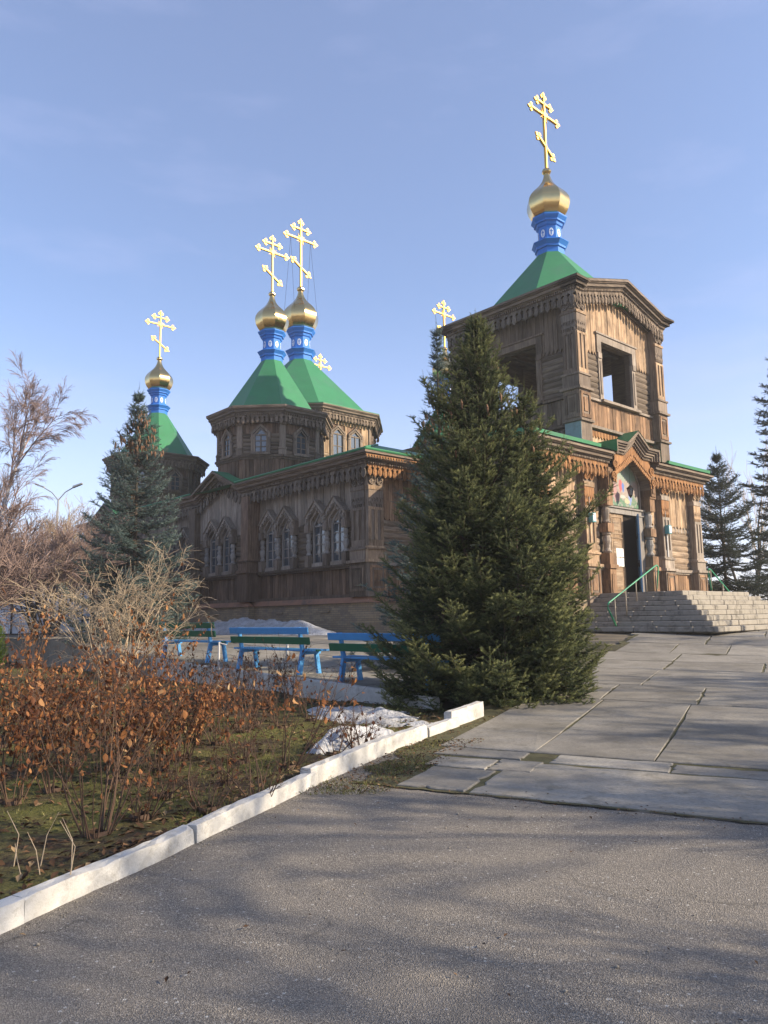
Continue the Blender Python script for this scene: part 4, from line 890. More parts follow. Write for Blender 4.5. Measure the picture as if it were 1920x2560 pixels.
# notices on the closed leaf
for i,(x,z) in enumerate(((-.62,2.83),(-.36,2.83),(-.62,2.48),(-.36,2.48))):
    m=MB(); fbox(m,A,x-.115,x+.115,.092,.094,z-.16,z+.16); o=m.build('paper_notice',M['white_paper'],None); o.parent=None; o.matrix_world=church.matrix_world
    o.location=CO; o.rotation_euler=(0,0,R(90)-AZ)
    tag(o,'white paper notice on the church door, '+['upper left','upper right','lower left','lower right'][i]+' of four','notice','paper notices on the church door')
# ---- steps
steps=empty('entrance_steps',CO,R(90)-AZ); tag(steps,'wide beige stone block steps before the church entrance','steps')
RS=random.Random(5)
for k in range(8):
    z0,z1=k*.16,(k+1)*.16; e=(7-k)*.285; hx=2.5+e; yf=-24.35-e; yb=-21.25
    c=MB(); c.box(-hx+.36,hx-.36,yf+.36,yb,z0-.05,z1-.004); st=c.build('step_course',M['granite'],steps)
    def run(p0,p1,d,inn):   # blocks along an edge
        v=Vector(p1)-Vector(p0); l=v.length; v/=l; s=0
        while s<l-.02:
            w=min(RS.uniform(.75,1.35),l-s); w=l-s if l-s-w<.35 else w
            a=Vector(p0)+v*(s+.004); b=Vector(p0)+v*(s+w-.004); i=Vector(inn)*.4; o=RS.uniform(-.012,.008); a-=Vector(inn)*o; b-=Vector(inn)*o; t=z1+RS.uniform(-.004,.004)
            m=MB(); m.hexa([(a.x,a.y,z0+.003),(b.x,b.y,z0+.003),((b+i).x,(b+i).y,z0+.003),((a+i).x,(a+i).y,z0+.003),(a.x,a.y,t),(b.x,b.y,t),((b+i).x,(b+i).y,t),((a+i).x,(a+i).y,t)]); m.build('step_block',M['granite'],st,bevel=.02); s+=w
    run((-hx,yb,0),(-hx,yf,0),0,(1,0,0)); run((-hx+.41,yf,0),(hx-.41,yf,0),0,(0,1,0)); run((hx,yf,0),(hx,yb,0),0,(-1,0,0))
# fill the two front corners are part of the side runs
# snow left along the wall side of the steps
def rail(u0,u1,v,zb,zt,label,n):
    rt=empty('handrail',CO,R(90)-AZ); tag(rt,label,'handrail','green handrails of the church steps')
    sg=1 if u1>u0 else -1
    m=MB(); P=[(u0+sg*.02,v,zb+.02),(u0-sg*.42,v,zb+.62),(u0-sg*.4,v,zb+.72)]
    top=(u1,v,zt+.92); P+= [(u0-sg*.34,v,zb+.78)]
    P+=[(top[0]-sg*.12,v,top[2]-.03),(top[0],v,top[2]),(top[0]+sg*.09,v,top[2]-.06),(top[0]+sg*.08,v,top[2]-.18),(top[0]-sg*.08,v,zt+.12)]
    m.tube(P,.026,8); m.build('rail',M['rail_green'],rt,smooth=True)
    for i in range(n):
        t=i/(n-1); u=u0+(u1-sg*.1-u0)*t; zz=(zb+.78)+((top[2]-.03)-(zb+.78))*((u-(u0-sg*.34))/((top[0]-sg*.12)-(u0-sg*.34)))
        kk=max(0,min(8,int((abs(u)<2.5) and 8 or (8-math.ceil((abs(u)-2.5)/.285))))); gzb=kk*.16 if abs(u)<4.5 else 0
        m=MB(); m.tube([(u,v,gzb-.03),(u,v,zz)],.022,8); m.build('post',M['rail_post'],rt,smooth=True)
rail(-4.33,-1.55,-23.0,.14,1.28,'green handrail climbing the near side of the church steps',5)
rail(4.33,2.35,-23.0,.14,1.28,'green handrail at the far side of the church steps',3)
# lamps and boxes on the entrance front
for i,(u,z) in enumerate(((-2.75,3.95),(2.62,3.87))):
    rt=empty('wall_lamp',ch(u,FW-.36,z),R(90)-AZ); tag(rt,['small teal lamp box on the carved post left of the church door','small teal lamp box on the carved post right of the church door'][i],'lamp box','lamp boxes beside the church door')
    m=MB(); m.box(-.11,.11,-.16,.02,-.17,.17); m.build('housing',M['teal_paint'],rt,bevel=.01)
    m=MB(); m.box(-.08,.08,-.172,-.158,-.13,.13); m.build('lens',M['white_panel'],rt)
    m=MB(); m.tube([(-.02,.0,.16),(-.02,.0,.75)],.012,6); m.build('conduit',M['grey_pipe'],rt)
    if i: m=MB(); m.box(-.035,.035,-.02,.015,-1.1,-.17); m.build('cable_channel',M['grey_pipe'],rt)
rt=empty('hanging_lantern',ch(-.12,FW-.45,5.1),R(90)-AZ); rt.scale=(.72,.72,.8); tag(rt,'small iron and glass lantern hanging on a rod above the church door','lantern')
m=MB(); m.lathe([(.06,-.17),(.1,-.15),(.17,.16),(.19,.18),(.12,.24),(.04,.3)],6,(0,0,0)); m.build('lantern_glass',M['glass'],rt)
m=MB()
for i in range(6):
    a=math.pi/8+i*math.pi/3; m.tube([(.1*math.cos(a),.1*math.sin(a),-.15),(.175*math.cos(a),.175*math.sin(a),.17)],.012,4)
m.lathe([(.2,.165),(.2,.2),(.05,.32),(.03,.36)],6); m.lathe([(.02,-.27),(.07,-.19),(.11,-.15)],6); m.tube([(0,0,.34),(0,0,1.7)],.009,4); m.build('lantern_frame',M['iron'],rt)
# ------------------------------------------------------------------ garden, kerbs, snow
_fr=np.random.RandomState(3)
_W=[(_fr.uniform(-1,1,2),_fr.uniform(0,6.28)) for _ in range(60)]
def fbm(X,Y,f=1.,o=4):
    z=0; k=0
    for i in range(o):
        for j in range(6):
            d,p=_W[k%60]; k+=1; d=d/np.hypot(*d); z=z+np.sin((X*d[0]+Y*d[1])*f*(2**i)*(.7+.1*j)+p)/(2**i)/3.2
    return z
rows=[]
ysg=np.concatenate([np.arange(.6,9,.12),np.arange(9,30,.3)])
V=[];nx=70
for y in ysg:
    x1=float(garden_x(y)); x0=x1-16
    for k in range(nx): 
        x=x1-16*(k/(nx-1))**1.7; V.append((x,y,0))
V=np.array(V); V[:,2]=soil(V[:,1])+.03*fbm(V[:,0],V[:,1],2.2,3)+.012*fbm(V[:,0]+9,V[:,1],9,2)
i=(np.arange(len(ysg)-1)[:,None]*nx+np.arange(nx-1)[None,:]).ravel(); F=np.stack([i,i+nx,i+nx+1,i+1],-1)
tag(mesh_np('garden_soil',V,F,M['moss_soil'],smooth=True),kind='structure')
def sz(x,y): return soil(y)+.03*fbm(x,y,2.2,3)
def stone(path,w,h0,h1,inner,mat,parent,seed,name='kerb_stone'):
    # path: road-side foot points (x,y,zbase,ztop); swept rough block of width w towards `inner`
    rr=random.Random(seed); V=[];F=[]; prof=[(0,0),(-.004,.35),(.006,.72),(.022,.95),(.05,1),(.5,1.0),(.82,1),(.97,.94),(1,.7),(1.0,.0)]; n=len(prof)
    for k,(x,y,zb,zt) in enumerate(path):
        a=path[max(0,k-1)]; b=path[min(len(path)-1,k+1)]; t=Vector((b[0]-a[0],b[1]-a[1],0)).normalized(); nr=Vector((-t.y,t.x,0))*inner
        chip=rr.random()<.1
        for q,(d,h) in enumerate(prof):
            dd=d*w+rr.uniform(-.004,.004); hh=zb+(zt-zb)*h+(rr.uniform(-.005,.004) if h>.5 else 0)
            if chip and q in (3,4): hh-=rr.uniform(.006,.022); dd+=.008
            V.append((x+nr.x*dd,y+nr.y*dd,hh))
    m=len(path)
    for k in range(m-1): F+=[(k*n+q,k*n+q+1,(k+1)*n+q+1,(k+1)*n+q) for q in range(n-1)]
    F+=[tuple(range(n)),tuple(range(m*n-1,(m-1)*n-1,-1))]
    mb=MB(); mb.add(V,F); return mb.build(name,mat,parent)
kerb=empty('garden_kerb'); tag(kerb,kind='structure')
for i,(y0,y1,h,dx) in enumerate(((-.5,2.9,.122,0),(2.905,4.25,.125,0),(4.256,5.58,.121,-.003),(5.592,6.5,.12,.008),(6.506,7.2,.123,.004),(7.12,9.3,.165,-.014),(9.31,9.9,.125,.006),(9.82,10.55,.205,-.035))):
    P=[]
    for y in np.linspace(y0,y1,max(4,int((y1-y0)/.07))):
        x=float(kerb_x(y)) if y>1.45 else -3.15+(y-1.45)*.44
        x+=.008*math.sin(y*5.1)+dx; g=float(gz(y)); P.append((x,y,g-.06,g+h+.004*math.sin(y*3.3)))
    stone(P,.115,0,0,1,M['whitewash'],kerb,i+1)
rk=empty('retaining_kerb'); tag(rk,kind='structure')
b=-2.6; i=0
while b<20:
    ln=2.4; P=[]
    for q in np.linspace(b,b+ln-.012,14):
        p=Vector((BLX,BLY,0))+CU*-.36+CV*q; P.append((p.x,p.y,float(soil(p.y))-.2,float(gz(p.y))+.05))
    i+=1; stone(P,.17,0,0,-1,M['whitewash'] if b<7 else M['concrete'],rk,i+40); b+=ln
# snow heaps
def heap(name,cx,cy,rx,ry,rot,h,base,label,seed,rough=.35,n=46):
    g=np.linspace(-1.15,1.15,n); X,Y=np.meshgrid(g,g); r=np.sqrt(X**2+Y**2); c,s=math.cos(rot),math.sin(rot); x=cx+X*rx*c-Y*ry*s; y=cy+X*rx*s+Y*ry*c
    e=r+.2*fbm(X*2+seed,Y*2,1.4,3); hh=np.clip(1-e,-.25,1); hh=np.where(hh>0,hh**.6,hh)
    z=h*hh*(1+rough*fbm(X*4+seed,Y*4+seed,2,3))+.03*fbm(x*7,y*7+seed,2,2)*(hh>0)
    B=base(x,y) if callable(base) else base; V=np.stack([x,y,B+z-.015],-1).reshape(-1,3)
    i=(np.arange(n-1)[:,None]*n+np.arange(n-1)[None,:]).ravel(); F=np.stack([i,i+1,i+n+1,i+n],-1)
    keep=(hh.ravel()[F]>-.12).any(1); o=mesh_np(name,V,F[keep],M['snow'],smooth=True); return tag(o,label,'snow')
p=gp(905,1868,soil); heap('snow_heap',p.x-.1,p.y+.25,.95,.3,R(58),.2,lambda x,y:soil(y),'dirty melting snow heap just behind the white front kerb',2)
p=gp(900,1790,soil); heap('snow_patch',p.x,p.y,1.3,.6,R(130),.12,lambda x,y:soil(y),'flat snow patch in the garden left of the big spruce',5)
p=ch(-10.3,-10.8); heap('snow_bank',p.x,p.y,5.2,1.15,R(90)+math.atan2(.669,.743),.55,lambda x,y:gz(y)+.02,'long snow bank along the foot of the church side wall',9,.3,64)
p=ch(-9.9,-1.5); heap('snow_bank',p.x,p.y,3.2,.8,R(90)+math.atan2(.669,.743),.3,lambda x,y:gz(y)+.02,'low snow bank by the church wall behind the left spruce',14,.3)
# ------------------------------------------------------------------ benches and pipes
def bench(b,label,face=1):
    p=Vector((BLX,BLY,0))+CV*b; z=float(gz(p.y))+.035
    rt=empty('park_bench',(p.x,p.y,z),R(90)-AZ); tag(rt,label,'bench','blue and green benches by the garden')
    # local x = +u (front of the bench, towards the church), y = +v along the bench
    Lh=1.42; B=M['bench_blue']; G=M['bench_green']
    def slat(x,z0,dx,dz,mat,nm,tilt=0): 
        m=MB(); m.box(-dx/2,dx/2,-Lh,Lh,-dz/2,dz/2); m.build(nm,mat,rt,(x,0,z0),(0,tilt,0),bevel=.006)
    slat(-.1,.83,.035,.13,B if b<5 else G,'back_slat',R(-10)); slat(-.065,.64,.035,.14,G,'back_slat',R(-10))
    for k,(x,mt) in enumerate(((.04,B),(.15,G),(.26,B),(.37,B))): slat(x,.455,.09,.035,mt,'seat_slat')
    for y in (-1.1,1.1):
        m=MB(); t=.03; m.prism([(-.12,0),(-.02,0),(.05,.42),(-.05,.9),(-.1,.9),(-.03,.44)],lambda a,c,d:(a-.0,y+d,c),-t,t); m.build('rear_leg',B,rt)
        m=MB(); m.prism([(.36,0),(.44,0),(.37,.43),(.29,.43)],lambda a,c,d:(a,y+d,c),-t,t); m.build('front_leg',B,rt)
        m=MB(); m.prism([(.0,.37),(.42,.38),(.44,.437),(.0,.437)],lambda a,c,d:(a,y+d,c),-t*.9,t*.9); m.build('seat_bearer',B,rt)
bench(-1.13,'blue and green bench partly hidden behind the big spruce')
bench(2.33,'middle blue and green bench, in full view behind the garden')
bench(5.86,'leftmost bench with green upper back slat, behind the dry roses')
for px,y0,nm in ((545,1605,'thin grey pipe post with a side arm behind the dry roses'),(717,1600,'grey pipe post standing before the middle bench')):
    p=gp(px,1725 if px<600 else 1712,soil); p.z=float(soil(p.y))-.05; tp=at(px+2,y0,p.y).z; rt=empty('pipe_post',p); tag(rt,nm,'post','grey pipe posts at the garden edge')
    m=MB(); m.tube([(0,0,0),(.012,0,tp-p.z)],.03 if px>600 else .022,8); m.build('pipe',M['grey_pipe'],rt,smooth=True)
    m=MB()
    if px<600: m.tube([(.012,0,tp-p.z-.02),(.16,.0,tp-p.z-.06)],.016,6)
    else: m.tube([(.012,0,tp-p.z-.005),(.012,0,tp-p.z+.03)],.034,8)
    m.build('pipe_arm' if px<600 else 'pipe_cap',M['grey_pipe'],rt)
# ------------------------------------------------------------------ vegetation builders
def frames(d):
    d=d/np.maximum(1e-9,np.linalg.norm(d,axis=1,keepdims=True)); r=np.tile(np.array([0,0,1.]),(len(d),1)); r[np.abs(d[:,2])>.93]=(1,0,0)
    a=np.cross(d,r); a/=np.linalg.norm(a,axis=1,keepdims=True); b=np.cross(d,a); return d,a,b
def needles(P,Dr,Ln,tint,rg,k=26,nl=.024,nw=.0045,spread=.95,fwd=.55):
    """needled shoots: for each shoot (origin, direction, length) k thin triangles round a twig"""
    n=len(P); d,a,b=frames(Dr); t=(np.arange(k)+.5)/k; ang=np.arange(k)*2.399
    T=np.tile(t,(n,1))+rg.uniform(-.03,.03,(n,k)); A=ang[None,:]+rg.uniform(0,6.28,(n,1))+rg.uniform(-.4,.4,(n,k))
    ca,sa=np.cos(A)[...,None],np.sin(A)[...,None]; rad=a[:,None,:]*ca+b[:,None,:]*sa; tan=-a[:,None,:]*sa+b[:,None,:]*ca
    base=P[:,None,:]+d[:,None,:]*(T*Ln[:,None])[...,None]; l=(nl*rg.uniform(.75,1.2,(n,k))*(1.1-.35*T))[...,None]
    tip=base+(rad*spread+d[:,None,:]*fwd)*l; w=tan*nw*.5
    V=np.stack([base-w,base+w,tip],2).reshape(-1,3); F=np.arange(len(V)).reshape(-1,3)
    tt=np.repeat(np.clip(tint[:,None]+rg.uniform(-.1,.1,(n,k)),0,1).ravel(),3)
    # twig itself, a slim three-sided spike
    s=[]; 
    for q in range(3):
        an=q*2.094; s.append(P+(a*math.cos(an)+b*math.sin(an))*nw*.7)
    s.append(P+d*Ln[:,None]); SV=np.stack(s,1).reshape(-1,3); o=np.arange(n)[:,None]*4+len(V)
    SF=np.concatenate([o+np.array([[0,1,3]]),o+np.array([[1,2,3]]),o+np.array([[2,0,3]])])
    return np.concatenate([V,SV]),np.concatenate([F,SF]),np.concatenate([tt,np.repeat(tint*.6,4)])
def tubes(segs,n=4):
    """segs: array of p0,p1,r0,r1 -> prism mesh"""
    S=np.array(segs,float); p0,p1,r0,r1=S[:,0:3],S[:,3:6],S[:,6],S[:,7]; d,a,b=frames(p1-p0); R_=[]
    for p,r in ((p0,r0),(p1,r1)):
        for q in range(n):
            an=2*math.pi*q/n; R_.append(p+(a*math.cos(an)+b*math.sin(an))*r[:,None])
    V=np.stack(R_,1).reshape(-1,3); o=np.arange(len(S))[:,None]*2*n; F=[]
    for q in range(n): F.append(o+np.array([[q,(q+1)%n,n+(q+1)%n,n+q]]))
    return V,np.concatenate(F)
def spruce(name,loc,h,r,seed,mat,label,nbr=220,step=.06,seg=.12,k=24,nl=.024,nw=.005,elev=(-12,55),droop=.25,up=.25,prof=.85,clear=.0,cones=0,gap=0,sub=True,tintb=(.15,.75),tops=(),group=None,skirt=.8,lean=0,cone_z=(.62,.9),upr=.0,clump=0.,dens=1.22):
    rg=np.random.RandomState(seed); rt=empty(name,loc); tag(rt,label,'tree',group)
    segs=[]; z=np.linspace(0,1,14)
    for i in range(13): segs.append((0,0,z[i]*h,0,0,z[i+1]*h,h*.012*(1-z[i])+.006,h*.012*(1-z[i+1])+.004))
    P=[];D_=[];Ln=[];Ti=[]
    def shoot(p,d,l,t): P.append(p);D_.append(d);Ln.append(l);Ti.append(t)
    def grow(base,H,Rm,nb,f0):
        for i in range(nb):
            f=f0+(1-f0)*((i+rg.uniform(0,1))/nb)**dens
            if gap and (math.sin(f*gap*2*math.pi)>.55): f+=.35/gap
            f=min(f,.985); az=i*2.399+rg.uniform(-.5,.5)
            Lb=Rm*(float(np.interp(f,[0,.12,.45,.66,.82,.92,1],[.98,1.02,.9,.6,.32,.16,.03])) if prof<0 and H>4 else (1-f)**abs(prof)*min(1,(1-f)/.2)**.4)*rg.uniform(.75,1.08)*(1+clump*math.sin(az*3+f*17+seed)*math.sin(f*23+az*2))*(skirt+(1-skirt)*min(1,f*6))+.1
            el=R(elev[0]+(elev[1]-elev[0])*f**1.3+rg.uniform(-7,7)); hd=np.array([math.cos(az),math.sin(az),0.]); p0=base+np.array([0,0,H*f])
            n=max(4,int(Lb/step)); q=np.linspace(0,1,n+1)
            zz=Lb*(math.sin(el)*q-droop*np.sin(q*math.pi*.8)*.35*(1-f)+up*.3*q**3)
            pts=p0+hd*(Lb*math.cos(el)*q)[:,None]+np.array([0,0,1])*zz[:,None]+np.cumsum(rg.normal(0,.006,(n+1,3)),0)
            st=max(1,n//5)
            for j in range(0,n,st):
                e=min(n,j+st); segs.append((*pts[j],*pts[e],.012*(1-q[j])*Lb+.003,.012*(1-q[e])*Lb+.002))
            side=np.cross(hd,[0,0,1]); 
            for j in range(1,n+1):
                dq=pts[j]-pts[j-1]; dq/=np.linalg.norm(dq); inn=q[j]
                lightness=tintb[0]+(tintb[1]-tintb[0])*(.1+.9*inn**1.6)*rg.uniform(.6,1.1)  # darker inside, lighter tips: shade and sunlit ends put into the tint
                if j==n:
                    shoot(pts[j-1],dq+np.array([0,0,.25]),seg*1.3,min(1,lightness+.25))
                    if f>.25 and rg.rand()<upr: shoot(pts[j-1],np.array([0,0,1.])+dq*.35,seg*rg.uniform(1.2,2.4),min(1,lightness+.25))
                    continue
                if inn<.12: continue
                shoot(pts[j-1],dq,step*1.25,lightness*.8)
                for sg in (-1,1):
                    if rg.rand()<.12: continue
                    tl=min(.5*Lb,(.1+.42*Lb*(1-inn)**.9*(.35+inn)))*rg.uniform(.6,1.15)
                    td=dq*.75+side*sg*rg.uniform(.6,.95)+np.array([0,0,rg.uniform(-.22,.28)]); td/=np.linalg.norm(td)
                    m=max(1,int(tl/seg)); c=pts[j].copy(); 
                    for s in range(m):
                        l=tl/m; shoot(c,td,l*1.1,min(1,lightness*(.8+.3*(s+1)/m)))
                        if sub and (s<m-1 or m==1) :
                            for s2 in (-1,1):
                                sd=td*.7+np.cross(td,[0,0,1])*s2*.8+np.array([0,0,rg.uniform(-.25,.35)]); shoot(c+td*l*rg.uniform(.4,1),sd,seg*rg.uniform(.55,.95),min(1,lightness*rg.uniform(.85,1.25)))
                        c=c+td*l; td=td+np.array([0,0,rg.uniform(-.05,.14)]); td/=np.linalg.norm(td)
        # leader
        top=base+np.array([0,0,H]); 
        for s in range(4): shoot(top+np.array([0,0,-.5+.16*s*h/6.5*1.2]),np.array([rg.normal(0,.04),rg.normal(0,.04),1.]),.2*h/6.5+.06,min(1,tintb[1]+.2))
        for s in range(5): a=s*1.26; shoot(top+np.array([0,0,-.12]),np.array([math.cos(a)*.55,math.sin(a)*.55,.9]),.16*h/6.5+.04,min(1,tintb[1]+.1))
    grow(np.array([0,0,0.]),h,r,nbr,clear)
    for (dx,dy,z0,hh,rr,nb) in tops: 
        segs.append((dx*.3,dy*.3,max(.1,z0-1),dx,dy,z0,.03,.02)); segs.append((dx,dy,z0,dx,dy,z0+hh,.02,.006)); grow(np.array([dx,dy,z0]),hh,rr,nb,0)
    P=np.array(P);D_=np.array(D_);Ln=np.array(Ln);Ti=np.clip(np.array(Ti),0,1)
    V,F,T=needles(P,D_,Ln,Ti,rg,k,nl,nw); o=mesh_np('crown',V,F,mat,rt,T); o['kind']='stuff'
    V,F=tubes(segs,5); o=mesh_np('trunk',V,F,M['bark'],rt)
    if cones:
        m=MB()
        for i in range(cones):
            q=rg.randint(len(P)); 
            for _ in range(60):
                q=rg.randint(len(P)); 
                if cone_z[0]*h<P[q][2]<cone_z[1]*h and np.hypot(P[q][0],P[q][1])>.25*r*(1-P[q][2]/h): break
            c=P[q]; l=rg.uniform(.09,.15)*(nl/.024)**.5; m.tube([(c[0],c[1],c[2]),(c[0]+.01,c[1],c[2]-l*.4),(c[0]+.015,c[1],c[2]-l)],[.012,.024*(nl/.024)**.4,.008],6)
        m.build('cones',M['cone_brown'],rt,kind='stuff',fixn=False)
    return rt,len(P)
# ------------------------------------------------------------------ conifers
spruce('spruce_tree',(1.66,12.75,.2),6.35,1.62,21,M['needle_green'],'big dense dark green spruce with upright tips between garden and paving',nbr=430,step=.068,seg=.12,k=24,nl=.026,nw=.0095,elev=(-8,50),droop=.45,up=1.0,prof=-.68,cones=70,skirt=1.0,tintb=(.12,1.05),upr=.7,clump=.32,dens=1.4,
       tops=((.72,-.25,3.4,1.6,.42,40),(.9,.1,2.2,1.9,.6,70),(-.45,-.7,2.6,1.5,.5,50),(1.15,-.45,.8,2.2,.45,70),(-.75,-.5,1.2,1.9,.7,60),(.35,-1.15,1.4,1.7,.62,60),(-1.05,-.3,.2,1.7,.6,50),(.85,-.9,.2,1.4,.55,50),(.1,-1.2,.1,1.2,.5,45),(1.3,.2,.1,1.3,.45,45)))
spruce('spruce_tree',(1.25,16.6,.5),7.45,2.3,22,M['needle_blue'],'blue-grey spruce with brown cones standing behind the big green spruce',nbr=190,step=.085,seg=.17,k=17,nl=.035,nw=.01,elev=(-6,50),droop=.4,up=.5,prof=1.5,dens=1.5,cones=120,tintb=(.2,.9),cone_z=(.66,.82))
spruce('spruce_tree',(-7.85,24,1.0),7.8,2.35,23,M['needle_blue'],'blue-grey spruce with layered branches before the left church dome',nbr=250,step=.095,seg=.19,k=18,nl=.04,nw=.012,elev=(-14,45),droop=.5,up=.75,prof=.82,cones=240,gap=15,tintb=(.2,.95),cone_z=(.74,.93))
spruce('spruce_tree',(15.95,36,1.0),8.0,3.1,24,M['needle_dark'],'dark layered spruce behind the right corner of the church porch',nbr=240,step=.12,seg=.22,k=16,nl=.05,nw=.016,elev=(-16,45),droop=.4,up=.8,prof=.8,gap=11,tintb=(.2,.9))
spruce('spruce_tree',(22.9,41,1.0),16.6,4.2,25,M['needle_dark'],'tall ragged dark conifer at the right edge of the picture',nbr=300,step=.2,seg=.36,k=16,nl=.09,nw=.03,elev=(-28,30),droop=.9,up=.2,prof=.55,gap=10,tintb=(.0,.8))
# ------------------------------------------------------------------ bare trees and shrubs
def bare(segs,p,d,l,r,lev,rg,maxlev,spread=.55,grav=0.,kids=(3,5),shrink=.62,curl=.12,n=4,minr=.0015,start=.3):
    pts=[p]; dd=d/np.linalg.norm(d); q=p
    for i in range(n):
        dd=dd+rg.normal(0,curl,3)+np.array([0,0,grav*(1+lev)*.25]); dd/=np.linalg.norm(dd); q2=q+dd*l/n; ra=max(minr,r*(1-.6*i/n)); rb=max(minr*.8,r*(1-.6*(i+1)/n)); segs.append((*q,*q2,ra,rb)); q=q2; pts.append(q)
    if lev<maxlev:
        for c in range(rg.randint(kids[0],kids[1]+1)):
            t=rg.uniform(start,1); x=t*n; i=min(n-1,int(x)); b=pts[i]+(pts[i+1]-pts[i])*(x-i); v=pts[i+1]-pts[i]; v/=np.linalg.norm(v)
            o=rg.normal(0,1,3); o-=v*o.dot(v); o/=np.linalg.norm(o); bare(segs,b,v+o*spread*rg.uniform(.6,1.3),l*shrink*rg.uniform(.7,1.15),r*(1-.5*t)*.55,lev+1,rg,maxlev,spread,grav,kids,shrink,curl,n,minr,start)
def bare_tree(name,loc,h,seed,label,mat_t,mat_b,lev=4,spread=.6,grav=.02,kids=(4,6),r=.09,nst=1,fan=.2,shrink=.6,minr=.003,cat='tree',curl=.1,lean=(0,0),sides=4,group=None,start=.3):
    rg=np.random.RandomState(seed); rt=empty(name,loc); tag(rt,label,cat,group); S1=[]
    for i in range(nst):
        a=rg.uniform(0,6.28); f=fan*math.sqrt(rg.uniform(0,1)) if nst>1 else 0; d=np.array([math.cos(a)*f+lean[0],math.sin(a)*f+lean[1],1.])
        bare(S1,np.array([math.cos(a)*.12*(nst>1),math.sin(a)*.12*(nst>1),-.05]),d,h*rg.uniform(.75,1)*.62,r*rg.uniform(.7,1),0,rg,lev,spread,grav,kids,shrink,curl,5,minr,start)
    S1=np.array(S1); big=S1[:,6]>r*.35
    V,F=tubes(S1[big],6); mesh_np('trunk' if cat=='tree' else 'stems',V,F,mat_t,rt,smooth=True)
    V,F=tubes(S1[~big],3); o=mesh_np('branches',V,F,mat_b,rt); o['kind']='stuff'
    return rt
p=gp(285,1690); bare_tree('bare_shrub',(p.x,p.y,float(soil(p.y))),3.5,31,'big pale leafless shrub with arching straw-coloured stems behind the roses',M['twig_straw'],M['twig_straw'],lev=3,spread=.75,grav=-.055,kids=(3,5),r=.021,nst=18,fan=.48,shrink=.55,minr=.0042,cat='shrub',curl=.12,sides=3)
bare_tree('birch_tree',(-13.1,25,.9),13.2,32,'white-barked leafless birch with fine drooping twigs at the left edge',M['birch_bark'],M['twig_brown'],lev=4,spread=.42,grav=-.07,kids=(8,11),r=.12,shrink=.45,minr=.005,lean=(.03,0),curl=.05,start=.25)
bare_tree('bare_tree',(-11.6,21.5,.8),4.4,33,'small bare tree with grey forked trunk behind the roses at left',M['bark'],M['twig_brown'],lev=4,spread=.7,grav=.03,kids=(4,6),r=.075,nst=3,fan=.5,shrink=.62,minr=.0085)
bare_tree('bare_tree',(-14.2,27,1.0),4.6,34,'bushy bare tree with reddish twigs below the birch',M['bark'],M['twig_brown'],lev=4,spread=.75,grav=.03,kids=(4,6),r=.07,nst=6,fan=.6,shrink=.62,minr=.007)
bare_tree('bare_tree',(-13.4,31,1.0),5.0,35,'pale bare bush-like tree left of the layered spruce',M['bark'],M['twig_straw'],lev=4,spread=.6,grav=.04,kids=(4,6),r=.06,nst=6,fan=.5,shrink=.62,minr=.007)
bare_tree('bare_tree',(-18,33,1.0),5.8,36,'bare tree crown farthest back at the left edge',M['bark'],M['twig_brown'],lev=4,spread=.7,grav=.03,kids=(4,6),r=.09,nst=5,fan=.5,shrink=.62,minr=.008)
bare_tree('bare_tree',(24.6,52,1.0),14.5,37,'slender bare poplar between the two dark conifers at right',M['bark'],M['twig_straw'],lev=3,spread=.32,grav=.05,kids=(4,6),r=.12,nst=3,fan=.18,shrink=.55,minr=.012)
for i,(x,y,h,sd_,lb) in enumerate(((-12.9,23,3.7,301,'dense brownish bare bush behind the yellow-green evergreen bush'),(-11.4,25.5,4.0,302,'dense brownish bare bush left of the pale shrub'),(-15.2,29,4.8,303,'tall twiggy bare bush under the birch crown'),(-12.3,35,5.4,304,'twiggy bare bush left of the far dome tower'),(-16.6,38,6.0,305,'twiggy bare bush before the street lamp'))):
    bare_tree('bare_bush',(x,y,float(gz(y))),h,sd_,lb,M['bark'],M['twig_brown'],lev=4,spread=.62,grav=.02,kids=(4,6),r=.045,nst=8,fan=.6,shrink=.62,minr=.0065 if y<30 else .0085,cat='bush')
# trees beyond the right edge of the view: their shade lies across the yard
for i,(x,y,h,sd_,nst,lv) in enumerate(((11.2,.6,7.6,41,1,4),(13.6,3.6,8.6,42,1,4),(16.2,6.2,9.6,43,1,4),(19.6,10.2,10.8,45,1,4),(14.2,-2.6,9.5,46,1,4),(21.5,20.6,10.5,47,1,4))):
    bare_tree('bare_tree',(x,y,float(gz(y))),h,sd_,['leafless yard tree standing first right of the asphalt','leafless yard tree second along the right side of the asphalt','leafless yard tree third along the right side of the yard','leafless yard tree fourth along the right side of the yard','leafless yard tree behind and right of the viewpoint','leafless yard tree farthest along, right of the church steps'][i],M['bark'],M['twig_brown'],lev=lv,spread=.7,grav=.0,kids=(5,6),r=.15,nst=nst,fan=.35,shrink=.64,minr=.013,group='leafless trees along the right side of the yard')
for x,y,h,sd_,lb in ((8.2,1.7,4.2,401,'small unseen leafless tree added right of the asphalt for sharper shadow streaks'),(10.0,5.2,4.9,402,'small unseen leafless tree added right of the first slabs for sharper shadow streaks')):  # two trees out of view, added to sharpen the shadow streaks
    bare_tree('bare_tree',(x,y,float(gz(y))),h,sd_,lb,M['bark'],M['twig_brown'],lev=4,spread=.7,grav=.0,kids=(4,6),r=.07,nst=2,fan=.4,shrink=.64,minr=.006,group='leafless trees along the right side of the yard')
